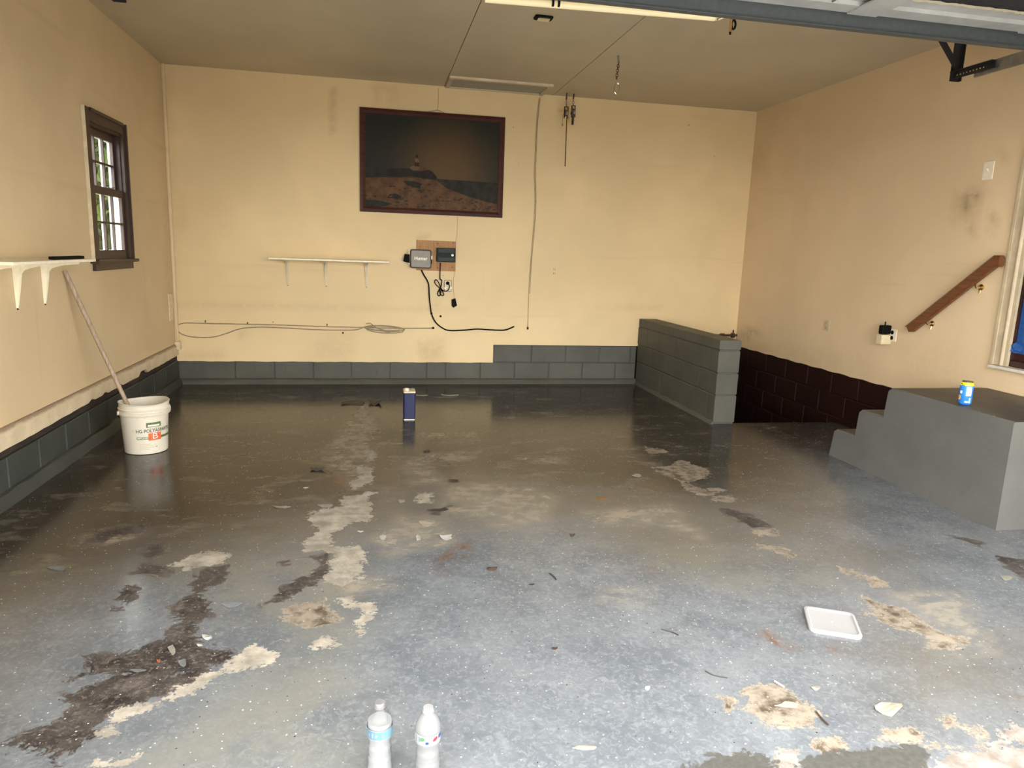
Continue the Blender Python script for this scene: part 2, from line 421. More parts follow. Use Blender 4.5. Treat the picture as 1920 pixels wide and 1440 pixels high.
# ------------------------------------------------------------------ floor
PIT_X, PIT_Y = 4.862, -1.82
U = lines(-.12, PIT_X, W + .12, step=.027); V = lines(YF, PIT_Y, .12, step=.027)
fb = slab(U, V, lambda x, y: not (x > PIT_X and y > PIT_Y), lambda x, y: (x, y, 0.0), lambda x, y: (x, y, -.14))
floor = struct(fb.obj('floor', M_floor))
co = np.empty(len(floor.data.vertices) * 3, np.float32); floor.data.vertices.foreach_get('co', co); co = co.reshape(-1, 3)
FX, FY = co[:, 0].astype(float), co[:, 1].astype(float)
Z5 = (0, 980, 3); Z6 = (500, 720, 3); Z7 = (1100, 800, 2.25); Z9 = (1400, 1280, 3.692)
FIELDS = {
 'dark': [
  (Z5, [(20,1250),(90,1220),(200,1150),(290,1120),(350,1050),(370,950),(480,920),(560,880),(720,845),(560,850),(400,890),(420,850),(500,815),(470,745),(600,740),(720,745),(780,700),(900,670),(950,600),(1000,550),(965,490),(1030,430),(1080,400),(1060,340),(1150,240),(1290,240),(1310,310),(1200,350),(1120,400),(1200,450),(1190,520),(1080,560),(1130,640),(1130,700),(1200,690),(1330,740),(1250,800),(1100,900),(900,1000),(650,1060),(590,1150),(480,1270),(400,1350),(300,1340),(200,1290),(70,1290)]),
  (Z5, [(480,100),(560,50),(800,10),(830,0),(770,60),(650,75),(600,110)]),
  (Z5, [(650,490),(690,450),(665,410),(760,325),(785,390),(750,440),(700,485)]),
  (Z5, [(790,190),(860,115),(945,140),(950,180),(860,205)]),
  (Z5, [(740,285),(820,230),(960,255),(950,300),(800,300)]),
  (Z6, [(0,1240),(80,1140),(160,1110),(250,1050),(320,1000),(220,965),(380,935),(370,1040),(300,1120),(150,1190),(60,1240)]),
  (Z6, [(90,992),(150,988),(145,1010),(95,1012)]),
  (Z7, [(560,345),(620,345),(720,385),(780,430),(700,432),(640,400)]),
  (Z7, [(1515,452),(1600,470),(1690,495),(1640,503)]), (Z7, [(1690,533),(1800,550),(1860,560),(1860,640),(1760,585)]),
  (Z6, [(920,720),(1040,678),(980,735),(925,742)]),
 ],
 'pale': [
  (Z5, [(590,1150),(650,1060),(900,1000),(1100,900),(1250,810),(1340,770),(1420,690),(1550,755),(1490,795),(1380,810),(1210,865),(1100,940),(900,1030),(700,1090),(640,1130),(590,1230),(560,1245)]),
  (Z6, [(480,460),(590,470),(600,530),(560,570),(490,585),(480,550),(550,510)]),
  (Z6, [(560,355),(615,400),(590,432),(575,432)]),
  (Z6, [(250,725),(420,690),(440,630),(590,610),(570,660),(590,745),(560,765),(440,790),(360,850),(350,915),(420,925),(520,915),(548,945),(510,960),(553,1050),(510,1100),(420,1132),(330,1112),(370,1040),(380,955),(300,940),(215,940),(250,880),(300,800),(265,765)]),
  (Z6, [(840,625),(915,612),(920,665),(870,662)]),
  (Z5, [(960,230),(1200,160),(1285,190),(1240,225),(1060,255)]),
  (Z6, [(330,1205),(460,1205),(580,1240),(605,1262),(560,1335),(520,1400),(500,1395),(540,1310),(560,1262),(450,1230)]),
  (Z5, [(1750,660),(1850,635),(1895,680),(1760,712)]),
  (Z5, [(470,1375),(640,1340),(720,1315),(660,1350)]),
 ],
 'tan': [
  (Z7, [(275,170),(350,163),(400,143),(480,168),(522,200),(500,217),(440,232),(400,232),(300,188)]),
  (Z7, [(400,238),(450,250),(500,268),(560,260),(580,270),(500,295),(430,272)]),
  (Z7, [(530,290),(600,290),(640,308),(600,318),(545,312)]),
  (Z7, [(700,430),(790,433),(805,457),(720,452)]), (Z7, [(768,504),(850,513),(865,542),(800,532)]), (Z7, [(705,485),(755,505),(735,508)]),
  (Z7, [(248,83),(330,98),(345,112),(270,113)]),
  (Z7, [(1140,620),(1200,628),(1262,650),(1284,685),(1200,672)]), (Z7, [(1070,595),(1110,605),(1115,622),(1085,612)]),
  (Z7, [(1160,712),(1230,738),(1330,768),(1430,828),(1485,868),(1595,890),(1605,912),(1520,935),(1435,935),(1450,888),(1370,862),(1280,850),(1220,792)]),
  (Z7, [(645,1110),(740,1083),(800,1093),(870,1118),(930,1168),(975,1215),(900,1262),(830,1278),(760,1262),(700,1232),(655,1185),(680,1160)]),
  (Z7, [(553,1138),(610,1143),(645,1170),(590,1192)]), (Z7, [(1148,772),(1180,765),(1195,785),(1165,797)]),
  (Z9, [(480,380),(600,350),(700,400),(715,460),(650,500),(560,505),(480,450)]),
  (Z9, [(890,380),(940,310),(1080,325),(1170,340),(1280,360),(1190,385),(1150,420),(960,420)]),
  (Z9, [(1170,420),(1240,405),(1400,440),(1610,435),(1500,465),(1330,475),(1250,460)]),
  (Z9, [(1360,200),(1500,255),(1490,300),(1400,290)]), (Z9, [(1510,310),(1600,305),(1665,345),(1560,370)]),
  (Z6, [(70,1270),(330,1220),(400,1330),(250,1380),(120,1330)]),
 ],
 'pink': [
  (Z9, [(170,560),(250,470),(330,465),(385,510),(360,600),(200,600)]),
  (Z9, [(1250,560),(1330,490),(1600,470),(1920,440),(2100,440),(2100,760),(1240,700)]),
  (Z9, [(1770,400),(1800,310),(2000,290),(2000,440),(1790,440)]),
  (Z5, [(1530,650),(1600,637),(1665,672),(1560,674)]),
 ],
 'apron': [
  (Z9, [(-260,505),(-100,500),(0,475),(90,495),(200,540),(180,640),(360,640),(390,500),(560,505),(720,465),(900,445),(1170,425),(1300,490),(1240,560),(1300,700),(1300,1500),(-1500,1500),(-1200,800)]),
 ],
}
for name, polys in FIELDS.items():
    d = np.full(len(FX), -1.0)
    for z, pts in polys:
        d = np.maximum(d, sdf(FX, FY, [tuple(fl(u, v)[:2]) for u, v in zoomed(*z, pts)]))
    set_attr(floor.data, name, np.clip(d, -.5, .5))
Z0 = (0, 0, 1)
SOFT = {
 'haze': (.16, [
  (Z6, [(850,270),(1150,265),(1180,300),(860,305)]), (Z6, [(1020,560),(1450,560),(1620,640),(1520,820),(1300,795),(1200,760),(980,720)]),
  (Z6, [(760,430),(900,390),(1200,375),(1180,420),(900,450),(1000,560),(830,560)]), (Z6, [(1360,405),(1600,385),(1680,445),(1500,445)]),
  (Z7, [(0,365),(350,328),(420,390),(480,470),(300,410),(0,410)]), (Z7, [(130,680),(260,700),(210,760),(60,740)]),
  (Z6, [(560,80),(600,430),(500,580),(300,420),(420,250)]), (Z6, [(480,220),(620,180),(640,300),(500,330)]),
  (Z5, [(430,80),(800,40),(780,80),(600,130)]), (Z7, [(1280,700),(1600,700),(1700,950),(1500,960),(1400,800)]), (Z6, [(760,740),(1000,735),(1040,900),(700,960),(560,900)]),
  (Z6, [(330,1120),(700,1080),(720,1140),(450,1200)]),
 ]),
 'olive': (.35, [(Z0, [(330,1030),(560,1040),(690,1060),(690,1150),(640,1250),(690,1300),(660,1500),(100,1500),(300,1380),(420,1310),(520,1230),(430,1150)]),
                 (Z0, [(1180,1000),(1500,1040),(1560,1100),(1400,1110),(1200,1050)])]),
 'taupe': (.7, [(Z0, [(-200,860),(1500,860),(1600,960),(1480,1040),(1250,1060),(1050,985),(760,1000),(560,1030),(380,1060),(0,1140),(-300,1180)]), (Z0, [(1480,1000),(1700,1030),(1680,1080),(1500,1060)]), (Z0, [(1640,1200),(1950,1180),(1950,1330),(1700,1330)])]),
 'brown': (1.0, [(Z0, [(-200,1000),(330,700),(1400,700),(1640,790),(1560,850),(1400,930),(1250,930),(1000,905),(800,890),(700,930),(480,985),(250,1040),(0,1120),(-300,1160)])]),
 'rust': (.07, [(Z6, [(930,1010),(990,1010),(1045,1070),(1010,1075)]), (Z6, [(1060,890),(1130,885),(1150,970),(1080,990),(860,1010),(1000,960)]),
                (Z7, [(710,865),(760,860),(860,920),(905,945),(780,925)]), (Z7, [(1000,935),(1110,920),(1095,955)]), (Z6, [(370,490),(440,520),(430,590),(390,580)]),
                (Z7, [(260,590),(290,580),(280,620)]), (Z9, [(1780,105),(1880,100),(1840,130)])]),
}
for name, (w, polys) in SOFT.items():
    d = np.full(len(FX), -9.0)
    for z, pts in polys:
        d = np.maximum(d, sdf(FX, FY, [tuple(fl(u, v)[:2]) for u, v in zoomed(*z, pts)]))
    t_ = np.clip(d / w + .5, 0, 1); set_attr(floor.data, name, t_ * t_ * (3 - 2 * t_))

driveway = MB().box((-14, -30, -.3), (20, YF - .004, -.03)).obj('driveway', simple('driveway_concrete', (.33, .32, .30), .9, var=.2, scale=2)); struct(driveway)
side_yard = MB().box((-14, YF, -.5), (-.45, 14, -.15)).obj('side_yard', simple('side_yard_ground', (.10, .11, .05), .95, var=.4, scale=4)); struct(side_yard)

# ------------------------------------------------------------------ block helper
def block_piece(a, b, face, mat, parent, ch=.005):
    """one concrete block a..b (world box); the named faces get a worn chamfer"""
    a = list(a); b = list(b)
    m = MB()
    x0,y0,z0 = a; x1,y1,z1 = b; c = ch
    cx = {}
    lo = [x0,y0,z0]; hi = [x1,y1,z1]
    # chamfered box: outer ring inset on the exposed axis
    ax, sgn = face
    o = [i for i in range(3) if i != ax]
    def P(u, v, w):
        p = [0,0,0]; p[o[0]] = u; p[o[1]] = v; p[ax] = w; return p
    f = hi[ax] if sgn > 0 else lo[ax]; bk_ = lo[ax] if sgn > 0 else hi[ax]
    def ring(i, w): return [P(lo[o[0]]+i, lo[o[1]]+i, w), P(hi[o[0]]-i, lo[o[1]]+i, w), P(hi[o[0]]-i, hi[o[1]]-i, w), P(lo[o[0]]+i, hi[o[1]]-i, w)]
    m.rings([ring(0, bk_), ring(0, f - sgn * c), ring(c, f)], True, True)
    return m.obj('block', mat, parent)

# ------------------------------------------------------------------ back wall
STEPX = 3.083
Ub = lines(0, STEPX, 4.66, W, step=.06); Vb = lines(-2.3, .222, .412, H, step=.06)
back = struct(slab(Ub, Vb, lambda x, z: z > .222 if x < STEPX else (z > .412 if x < 4.66 else z > .412),
        lambda x, z: (x, 0.0, z + (.0015*math.sin(x*13)+.0015*math.sin(x*37) if (z < .223 and x < STEPX) else 0)), lambda x, z: (x, .13, z)).obj('wall_back', M_back, smooth=30))
def wall_smudge(o, axis_a, plane_ax, plane, spots):
    n = len(o.data.vertices); c = np.empty(n*3, np.float32); o.data.vertices.foreach_get('co', c); c = c.reshape(-1, 3)
    A, Z = c[:, axis_a].astype(float), c[:, 2].astype(float); val = np.zeros(n)
    for poly, w, s in spots:
        pts = [at(u, v, plane_ax, plane) for u, v in poly]
        d = sdf(A, Z, [(p[axis_a], p.z) for p in pts]); t_ = np.clip(d / w + .5, 0, 1)
        val = np.maximum(val, s * t_ * t_ * (3 - 2*t_))
    set_attr(o.data, 'smudge', val)
wall_smudge(back, 0, 1, 0, [
    ([(622,168),(632,168),(631,250),(624,252)], .06, .55), ([(702,178),(708,178),(706,190),(703,190)], .06, .5), ([(732,168),(742,168),(741,205),(734,205)], .06, .35),
    ([(690,158),(750,160),(745,170),(700,168)], .06, .3),
    ([(320,569),(880,578),(880,581),(320,573)], .04, .25), ([(1000,577),(1240,575),(1240,579),(1000,582)], .035, .22), ([(590,640),(660,625),(660,675),(590,675)], .25, .22),
    ([(780,640),(830,640),(830,678),(790,678)], .2, .4), ([(345,660),(420,662),(410,672),(345,672)], .12, .3), ([(300,125),(316,125),(336,600),(326,600)], .08, .25),
    ([(452,622),(462,622),(460,632),(452,632)], .06, .4), ([(1050,185),(1080,185),(1080,235),(1050,235)], .15, .2), ([(1080,300),(1100,300),(1100,310),(1080,310)], .1, .2),
    ([(812,560),(818,560),(818,580),(812,580)], .04, .7), ([(785,440),(805,440),(805,448),(785,448)], .08, .4), ([(330,350),(350,400),(345,430),(325,420)], .15, .2)])
# grey painted courses under the plaster
cove = MB()
xs = lines(.02, 4.67, step=.12)
prof = [(.011, .048), (-.006, .042), (-.024, .02), (-.036, .0), (.011, .0)]
cove.rings([[Vector((x, y + rnd.uniform(-.004, .004) * (i in (1,2,3)), z + rnd.uniform(-.005, .005) * (i in (0,1)))) for i, (y, z) in enumerate(prof)] for x in xs], True, True)
cove.obj('mortar_cove', M_block, back, smooth=40)
MB().box((-.13, .018, .0), (4.67, .13, .222)).box((STEPX + .004, .018, .222), (4.67, .13, .41)).obj('mortar_backing', M_mortar, back)
def course(x0, x1, z0, z1, joints, mk):
    xs_ = [x0] + [j for j in joints if x0 + .05 < j < x1 - .05] + [x1]
    for a, b in zip(xs_[:-1], xs_[1:]): mk(a + .004, b - .004, z0, z1)
jl = [3.07 - .0 + .3725 * k - .3725 * 9 + .12 for k in range(16)]
jl = [.151 + .3715 * k for k in range(14)]
ju = [3.126 + .3725 * k for k in range(6)]
course(.004, 4.668, .050, .2215, [.523, .894, 1.265, 1.636, 2.022, 2.392, 2.588, 2.95, 3.318, 3.69, 4.06, 4.435], lambda a, b, z0, z1: block_piece((a, .010 + rnd.uniform(-.002, .002), z0), (b, .06, z1), (1, -1), M_block, back))
course(STEPX + .006, 4.668, .2295, .408, [3.126, 3.496, 3.869, 4.243, 4.6], lambda a, b, z0, z1: block_piece((a, .010 + rnd.uniform(-.002, .002), z0), (b, .06, z1), (1, -1), M_block, back))
# below the plaster in the stairwell: red courses
MB().box((4.66, .018, -2.3), (W + .13, .13, .412)).obj('red_mortar_backing', M_pit, back)
for k in range(9):
    z1 = .408 - .19 * k
    course(4.862, W - .004, z1 - .183, z1, [5.15 + .2 * (k % 2), 5.55 + .2 * (k % 2)], lambda a, b, z0, z1: block_piece((a, .010, z0), (b, .06, z1), (1, -1), M_red, back))

# ------------------------------------------------------------------ left wall with the window opening
WY0, WY1, WZ0, WZ1 = -1.855, -1.235, 1.215, 2.125
Ul = lines(YF, WY0, WY1, 0.0, .13, step=.08); Vl = lines(.305, WZ0, WZ1, H, step=.08)
left = struct(slab(Ul, Vl, lambda y, z: not (WY0 < y < WY1 and WZ0 < z < WZ1), lambda y, z: (0, y, z), lambda y, z: (-.085, y, z)).obj('wall_left', M_left, smooth=30))
wall_smudge(left, 1, 0, 0, [([(110,560),(160,560),(170,700),(130,720)], .4, .14), ([(0,540),(60,540),(70,760),(0,790)], .4, .10), ([(300,300),(318,300),(322,560),(312,560)], .2, .2), ([(180,500),(240,500),(235,560),(190,560)], .3, .1)])
MB().box((-.13, YF, 0), (-.012, .13, .235)).obj('mortar_backing', M_mortar, left)
MB().box((-.13, YF, .236), (-.006, .13, .304)).obj('sill_plate', wood('rotten_sill_wood', (.010, .007, .005), (.045, .028, .018), .9, axis=1), left)
cv = MB(); ys = lines(YF, -.02, step=.12)
prof = [(-.011, .070), (.022, .062), (.040, .03), (.052, .0), (-.011, .0)]
cv.rings([[Vector((x + rnd.uniform(-.004, .004) * (i in (1,2,3)), y, z + rnd.uniform(-.006, .006) * (i in (0,1)))) for i, (x, z) in enumerate(prof)] for y in ys], True, True)
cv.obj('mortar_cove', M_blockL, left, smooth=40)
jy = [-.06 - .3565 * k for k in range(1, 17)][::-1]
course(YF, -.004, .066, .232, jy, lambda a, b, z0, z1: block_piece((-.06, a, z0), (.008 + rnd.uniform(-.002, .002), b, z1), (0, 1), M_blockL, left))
# painted board above the block course, broken along its lower edge
ys = lines(YF, -.005, step=.06)
bb = MB(); R_ = []
for y in ys:
    j = .284 + .004 * math.sin(y * 2.3) + rnd.uniform(-.002, .002) + (.032 if -1.17 < y < -1.0 else 0) + (.016 if rnd.random() < .06 else 0)
    R_.append([Vector((.001, y, j)), Vector((.021, y, j + .003)), Vector((.021, y, .376)), Vector((.012, y, .392)), Vector((.001, y, .394))])
bb.rings(R_, True, True)
M_base = NT('flaking_cream_board'); _v = M_base.obj()
_z = M_base.node('ShaderNodeSeparateXYZ', {0: _v}).outputs[2]
_n = M_base.noise(_v, 9, 5, .7)
_f = M_base.ramp(M_base.math('ADD', _z, M_base.math('MULTIPLY', _n, .045)), .388, .412)
M_base.set(col=M_base.mix(M_base.math('MULTIPLY', _f, .8), M_base.mix(M_base.ramp(_n, .3, .7), (.56, .46, .31), (.68, .57, .39)), (.20, .12, .07)), rough=.6)
base_left = struct(bb.obj('baseboard_left', M_base.m, smooth=30))

# window
win = struct(MB().box((-.088, WY0 - .01, WZ0), (-.0852, WY0 + .004, WZ1)).obj('window_1', M_sash))
def wp(name, m, mat, smooth=None): return m.obj(name, mat, win, smooth)
x0, x1 = .002, .024
wp('casing', MB().box((x0, WY0 - .075, WZ0), (x1, WY0, WZ1 + .078)), M_sash)
wp('casing_edge', MB().box((x0, WY0 - .079, WZ0), (x1 + .001, WY0 - .0755, WZ1 + .080)), M_casing)
wp('casing', MB().box((x0, WY1, WZ0), (x1, WY1 + .075, WZ1 + .078)).box((x1, WY1 + .055, WZ0), (x1 + .012, WY1 + .076, WZ1 + .078)), M_sash)
wp('head_casing', MB().box((x0, WY0 + .0005, WZ1), (x1, WY1 - .0005, WZ1 + .078)).box((x1, WY0, WZ1 + .058), (x1 + .012, WY1, WZ1 + .079)), M_sash)
wp('stool', MB().rbox((-.02, WY0 - .1, WZ0 - .026), (.055, WY1 + .115, WZ0 - .001), .008, axis=1), M_sash)
wp('apron', MB().box((x0, WY0 - .07, WZ0 - .075), (x1, WY1 + .07, WZ0 - .027)), M_sash)
for yy in (WY0 + .001, WY1 - .013):
    wp('jamb', MB().box((-.083, yy, WZ0), (-.033, yy + .012, WZ1)), M_sill)
    wp('stop', MB().box((-.032, yy, WZ0), (.001, yy + .012, WZ1)), M_sash)
wp('head_jamb', MB().box((-.083, WY0 + .014, WZ1 - .02), (.001, WY1 - .014, WZ1 - .001)), M_sash)
M_glass = NT('window_glass'); _g = M_glass.node('ShaderNodeBsdfGlossy', {'Color': (1,1,1), 'Roughness': .02}); _t = M_glass.node('ShaderNodeBsdfTransparent', {'Color': (.95,.97,.96)})
_m = M_glass.node('ShaderNodeMixShader', {0: .07, 1: _t.outputs[0], 2: _g.outputs[0]}); M_glass.L.new(_m.outputs[0], M_glass.out.inputs[0]); M_glass = M_glass.m
def sash(xc, za, zb, rows, bottom, top):
    """six-pane sash: brown inside half, white outside half"""
    ya, yb = WY0 + .014, WY1 - .014; st = .042
    fr = MB()
    for xa, xb, mi in ((xc - .002, xc + .020, 0), (xc - .016, xc - .002, 1)):
        fr.box((xa, ya, za), (xb, ya + st, zb), mi).box((xa, yb - st, za), (xb, yb, zb), mi)
        fr.box((xa, ya + st, za), (xb, yb - st, za + bottom), mi).box((xa, ya + st, zb - top), (xb, yb - st, zb), mi)
    so = fr.obj('sash', [M_sash, M_sill], win)
    gy0, gy1, gz0, gz1 = ya + st, yb - st, za + bottom, zb - top
    for k in (1, 2):
        y = gy0 + (gy1 - gy0) * k / 3
        MB().box((xc - .002, y - .007, gz0), (xc + .016, y + .007, gz1)).box((xc - .013, y - .007, gz0), (xc - .002, y + .007, gz1), 1).obj('muntin', [M_sash, M_sill], so)
    for r in range(1, rows):
        z = gz0 + (gz1 - gz0) * r / rows
        MB().box((xc - .002, gy0, z - .007), (xc + .0155, gy1, z + .007)).box((xc - .0125, gy0, z - .007), (xc - .002, gy1, z + .007), 1).obj('muntin', [M_sash, M_sill], so)
    for k in range(3):
        for r in range(rows):
            y0 = gy0 + (gy1 - gy0) * k / 3; y1 = gy0 + (gy1 - gy0) * (k+1) / 3
            z0 = gz0 + (gz1 - gz0) * r / rows; z1 = gz0 + (gz1 - gz0) * (r+1) / rows
            MB().box((xc - .0035, y0 + .0072, z0 + .0072), (xc - .0005, y1 - .0072, z1 - .0072)).obj('pane', M_glass, so)
    return so
sl = sash(-.012, WZ0 + .001, 1.712, 2, .062, .052)
MB().tube([(.006, -1.50, 1.716), (.014, -1.50, 1.722), (.016, -1.46, 1.722)], .005, 6).tube([(.004, -1.56, 1.716), (.004, -1.44, 1.716)], .004, 6).obj('sash_lock', M_steel, sl, 40)
sash(-.052, 1.665, WZ1 - .021, 2, .05, .052)

# foliage outside the window
M_leaf = NT('garden_leaf'); _r = M_leaf.node('ShaderNodeObjectInfo').outputs['Random']
_lf = M_leaf.noise(M_leaf.obj(), 3.0, 3)
M_leaf.set(col=M_leaf.mix(M_leaf.ramp(_lf, .35, .65), (.008, .014, .007), (.045, .065, .014)), rough=.7, spec=.1); M_leaf = M_leaf.m
def shrub(x, y, h, r, label, n, seed):
    rr = random.Random(seed)
    t = thing('garden_shrub', (x, y, -.15), label, 'shrub', 'shrubs outside the window')
    MB().tube([(x, y, -.15), (x + .03, y + .02, h * .4), (x - .02, y, h * .75)], (.035, .012), 7).obj('stem', M_rusty, t, 50)
    m = MB()
    for _ in range(n):
        th, ph = rr.uniform(0, 6.283), math.acos(rr.uniform(-1, 1)); q = rr.random() ** .4
        c = Vector((x + r * q * math.sin(ph) * math.cos(th), y + r * q * math.sin(ph) * math.sin(th), h * .58 + h * .45 * q * math.cos(ph)))
        a = Vector((rr.gauss(0, 1), rr.gauss(0, 1), rr.gauss(0, 1))).normalized(); b = a.orthogonal().normalized(); s_ = rr.uniform(.08, .15)
        m.add([c - a * s_, c + b * s_ * .4, c + a * s_, c - b * s_ * .4], [(0, 1, 2, 3)])
    o = m.obj('foliage', M_leaf, t); o['kind'] = 'stuff'
shrub(-1.45, 2.2, 2.7, .62, 'dark green shrub seen through the lower window panes', 2600, 1)
shrub(-2.6, 6.0, 4.4, 1.2, 'tall leafy shrub seen through the upper window panes', 5000, 2)

# ------------------------------------------------------------------ right wall, door
DY = -3.445; DO = DY + .05
Ur = lines(YF, DO, 0.0, .13, step=.08); Vr = lines(-2.3, .43, .76, 2.78, H, step=.08)
right = struct(slab(Ur, Vr, lambda y, z: z > .43 and not (y < DO and y > -4.6 and .76 < z < 2.78), lambda y, z: (W, y, z + (.004 * math.sin(y * 23) if z < .44 else 0)), lambda y, z: (W + .13, y, z)).obj('wall_right', M_right, smooth=30))
wall_smudge(right, 1, 0, W, [
    ([(1790,372),(1822,352),(1845,350),(1842,372),(1822,392),(1815,410),(1795,405)], .15, .68), ([(1782,400),(1812,395),(1810,415),(1785,415)], .1, .35),
    ([(1812,392),(1838,382),(1835,400),(1815,420)], .06, .45), ([(1810,420),(1838,410),(1830,440),(1812,445)], .06, .45),
    ([(1862,395),(1872,390),(1868,425),(1860,430)], .05, .7), ([(1790,300),(1808,295),(1808,298),(1792,303)], .03, .6), ([(1868,300),(1894,278),(1890,288),(1872,305)], .05, .35),
    ([(1690,650),(1800,640),(1800,700),(1700,715)], .3, .16), ([(1392,628),(1400,615),(1430,622),(1400,635)], .08, .55), ([(1400,640),(1560,655),(1650,690),(1500,690)], .25, .18), ([(1400,280),(1440,260),(1440,330),(1405,330)], .2, .15)])
MB().box((W + .02, YF, -2.3), (W + .13, .017, .43)).obj('mortar_backing', M_pit, right)
M_redjoint = simple('worn_red_joint', (.10, .06, .045), .8, var=.5, scale=8)
MB().box((W + .012, -3.2, -.6), (W + .0205, 0, .43)).obj('mortar_joint', M_red, right)
for k in range(13):
    z1 = .427 - .19 * k
    if z1 < -2.1: break
    js = [-.22 - .3585 * i - (.18 if k % 2 else 0) for i in range(12)][::-1]
    js = [j + (-.23) for j in js] if False else [(-1.73 + .3585 * 6 - .3585 * i) + (.152 if k % 2 else 0) for i in range(14)][::-1]
    course(YF if k == 0 else (-3.0 if k < 3 else PIT_Y - .03), -.004, z1 - .183, z1, js, lambda a, b, z0, z1: block_piece((W + .004 + rnd.uniform(-.002, .002), a, z0), (W + .06, b, z1), (0, -1), M_red, right))
door = struct(MB().box((W + .055, -4.58, .765), (W + .10, DO - .022, 2.76)).obj('door_1', wood('dark_door_wood', (.03, .010, .008), (.06, .018, .014), .4, axis=2)))
def dp(name, m, mat, smooth=None): return m.obj(name, mat, door, smooth)
dp('jamb', MB().box((W + .003, DO - .021, .762), (W + .125, DO - .001, 2.778)), M_sash)
dp('glass', MB().box((W + .05, -4.4, 1.0), (W + .0545, DO - .12, 2.6)), simple('dark_door_glass', (.03, .035, .04), .08))
for (a, b) in (((W + .046, DO - .088, .90), (W + .0495, DO - .036, 2.65)), ((W + .046, -4.4, .845), (W + .0495, DO - .023, .8995))):
    dp('masking_tape', MB().box(a, b), M_bluetape)
tb = MB(); rr = random.Random(3)
tb.lathe([(.004, .0), (.03, .008), (.036, .03), (.026, .05), (.006, .058)], 9, mat=Matrix.Translation((W + .02, DO - .06, .855)), fn=lambda r, z, a: (r * (1 + .3 * math.sin(3 * a + z * 90)), z + .008 * math.sin(2 * a)))
dp('masking_tape_wad', tb, M_bluetape)
dp('threshold', MB().rbox((W - .052, -4.62, .738), (W + .055, DY + .105, .7595), .006, axis=1), M_sill)
dp('lower_stop', MB().rbox((W + .003, -4.55, .7605), (W + .05, DO - .0225, .80), .01, axis=1), M_sash)
trim = MB().box((W - .021, DY - .002, .762), (W - .001, DY + .112, H - .05)).rings([[Vector((W - .022 - .010 * max(0, math.sin(math.pi * k / 6)), DY + .022 + .03 * k / 6, z)) for k in range(7)] + [Vector((W - .02, DY + .052, z)), Vector((W - .02, DY + .022, z))] for z in (.762, H - .05)], True, True)
trim.box((W - .027, DY + .095, .762), (W - .0205, DY + .114, H - .05))
struct(trim.obj('trim_1', simple('door_casing_paint', (.52, .43, .29), .5, var=.12, scale=12, bump=.2)))
bead = MB(); bead.tube([(.012, -.012, .40), (.014, -.016, 1.2), (.012, -.012, 2.0), (.013, -.014, H - .002)], .019, 8, smooth=6)
struct(bead.obj('trim_2', M_left, smooth=50))

# ------------------------------------------------------------------ ceiling
SX0, SX1 = 2.527, 3.607
ceil = struct(MB().box((-.13, YF - .1, H + .012), (W + .13, .13, H + .10)).obj('ceiling', M_seam))
for a, b in ((-.0, SX0 - .003), (SX0 + .003, SX1 - .003), (SX1 + .003, W)):
    MB().box((a, YF, H), (b, .0, H + .0118)).obj('drywall_panel', M_ceil, ceil)
HX0, HX1, HY0, HY1 = 2.535, 3.50, -.45, -.012
hatch = thing('attic_hatch', (3.02, -.23, H), 'shallow wide attic hatch with cream trim in the ceiling above the picture', 'hatch')
MB().box((HX0 + .04, HY0 + .045, H - .004), (HX1 - .04, HY1 - .02, H - .0005)).obj('panel', simple('grey_hatch_paint', (.36, .35, .29), .6), hatch)
MB().box((HX0, HY0, H - .022), (HX1, HY0 + .044, H - .0005)).obj('front_trim', M_casing, hatch)
for xa in (HX0, HX1 - .039):
    MB().box((xa, HY0 + .0445, H - .016), (xa + .039, HY1, H - .0005)).obj('side_trim', M_ceil, hatch)
MB().box((HX0 + .04, HY1 - .0195, H - .014), (HX1 - .04, HY1, H - .0005)).obj('back_trim', M_ceil, hatch)

# ------------------------------------------------------------------ front wall around the door opening
OX0, OX1, OZ = .95, 5.33, 2.14  # left pier widened to shade the left floor
front = MB().box((-.13, YF - .2, -.14), (OX0, YF + .1, H)).box((OX1, YF - .2, -.14), (W + .13, YF + .1, H)).box((OX0, YF - .2, OZ), (OX1, YF + .1, H))
struct(front.obj('wall_front', M_left))

# ------------------------------------------------------------------ stairwell pit and its stairs
pit = struct(MB().box((PIT_X - .14, PIT_Y, -2.3), (PIT_X - .002, 0, -.145)).box((PIT_X, PIT_Y - .14, -2.3), (W, PIT_Y - .002, -.145)).box((PIT_X - .14, PIT_Y - .14, -2.42), (W + .13, .13, -2.305)).obj('wall_stairwell', M_pit))
for k in range(7):
    MB().box((PIT_X, PIT_Y + .002 + .235 * k, -2.303), (W - .002, PIT_Y + .002 + .235 * (k + 1), -.20 - .24 * k)).obj('stair_tread', M_pit, pit)

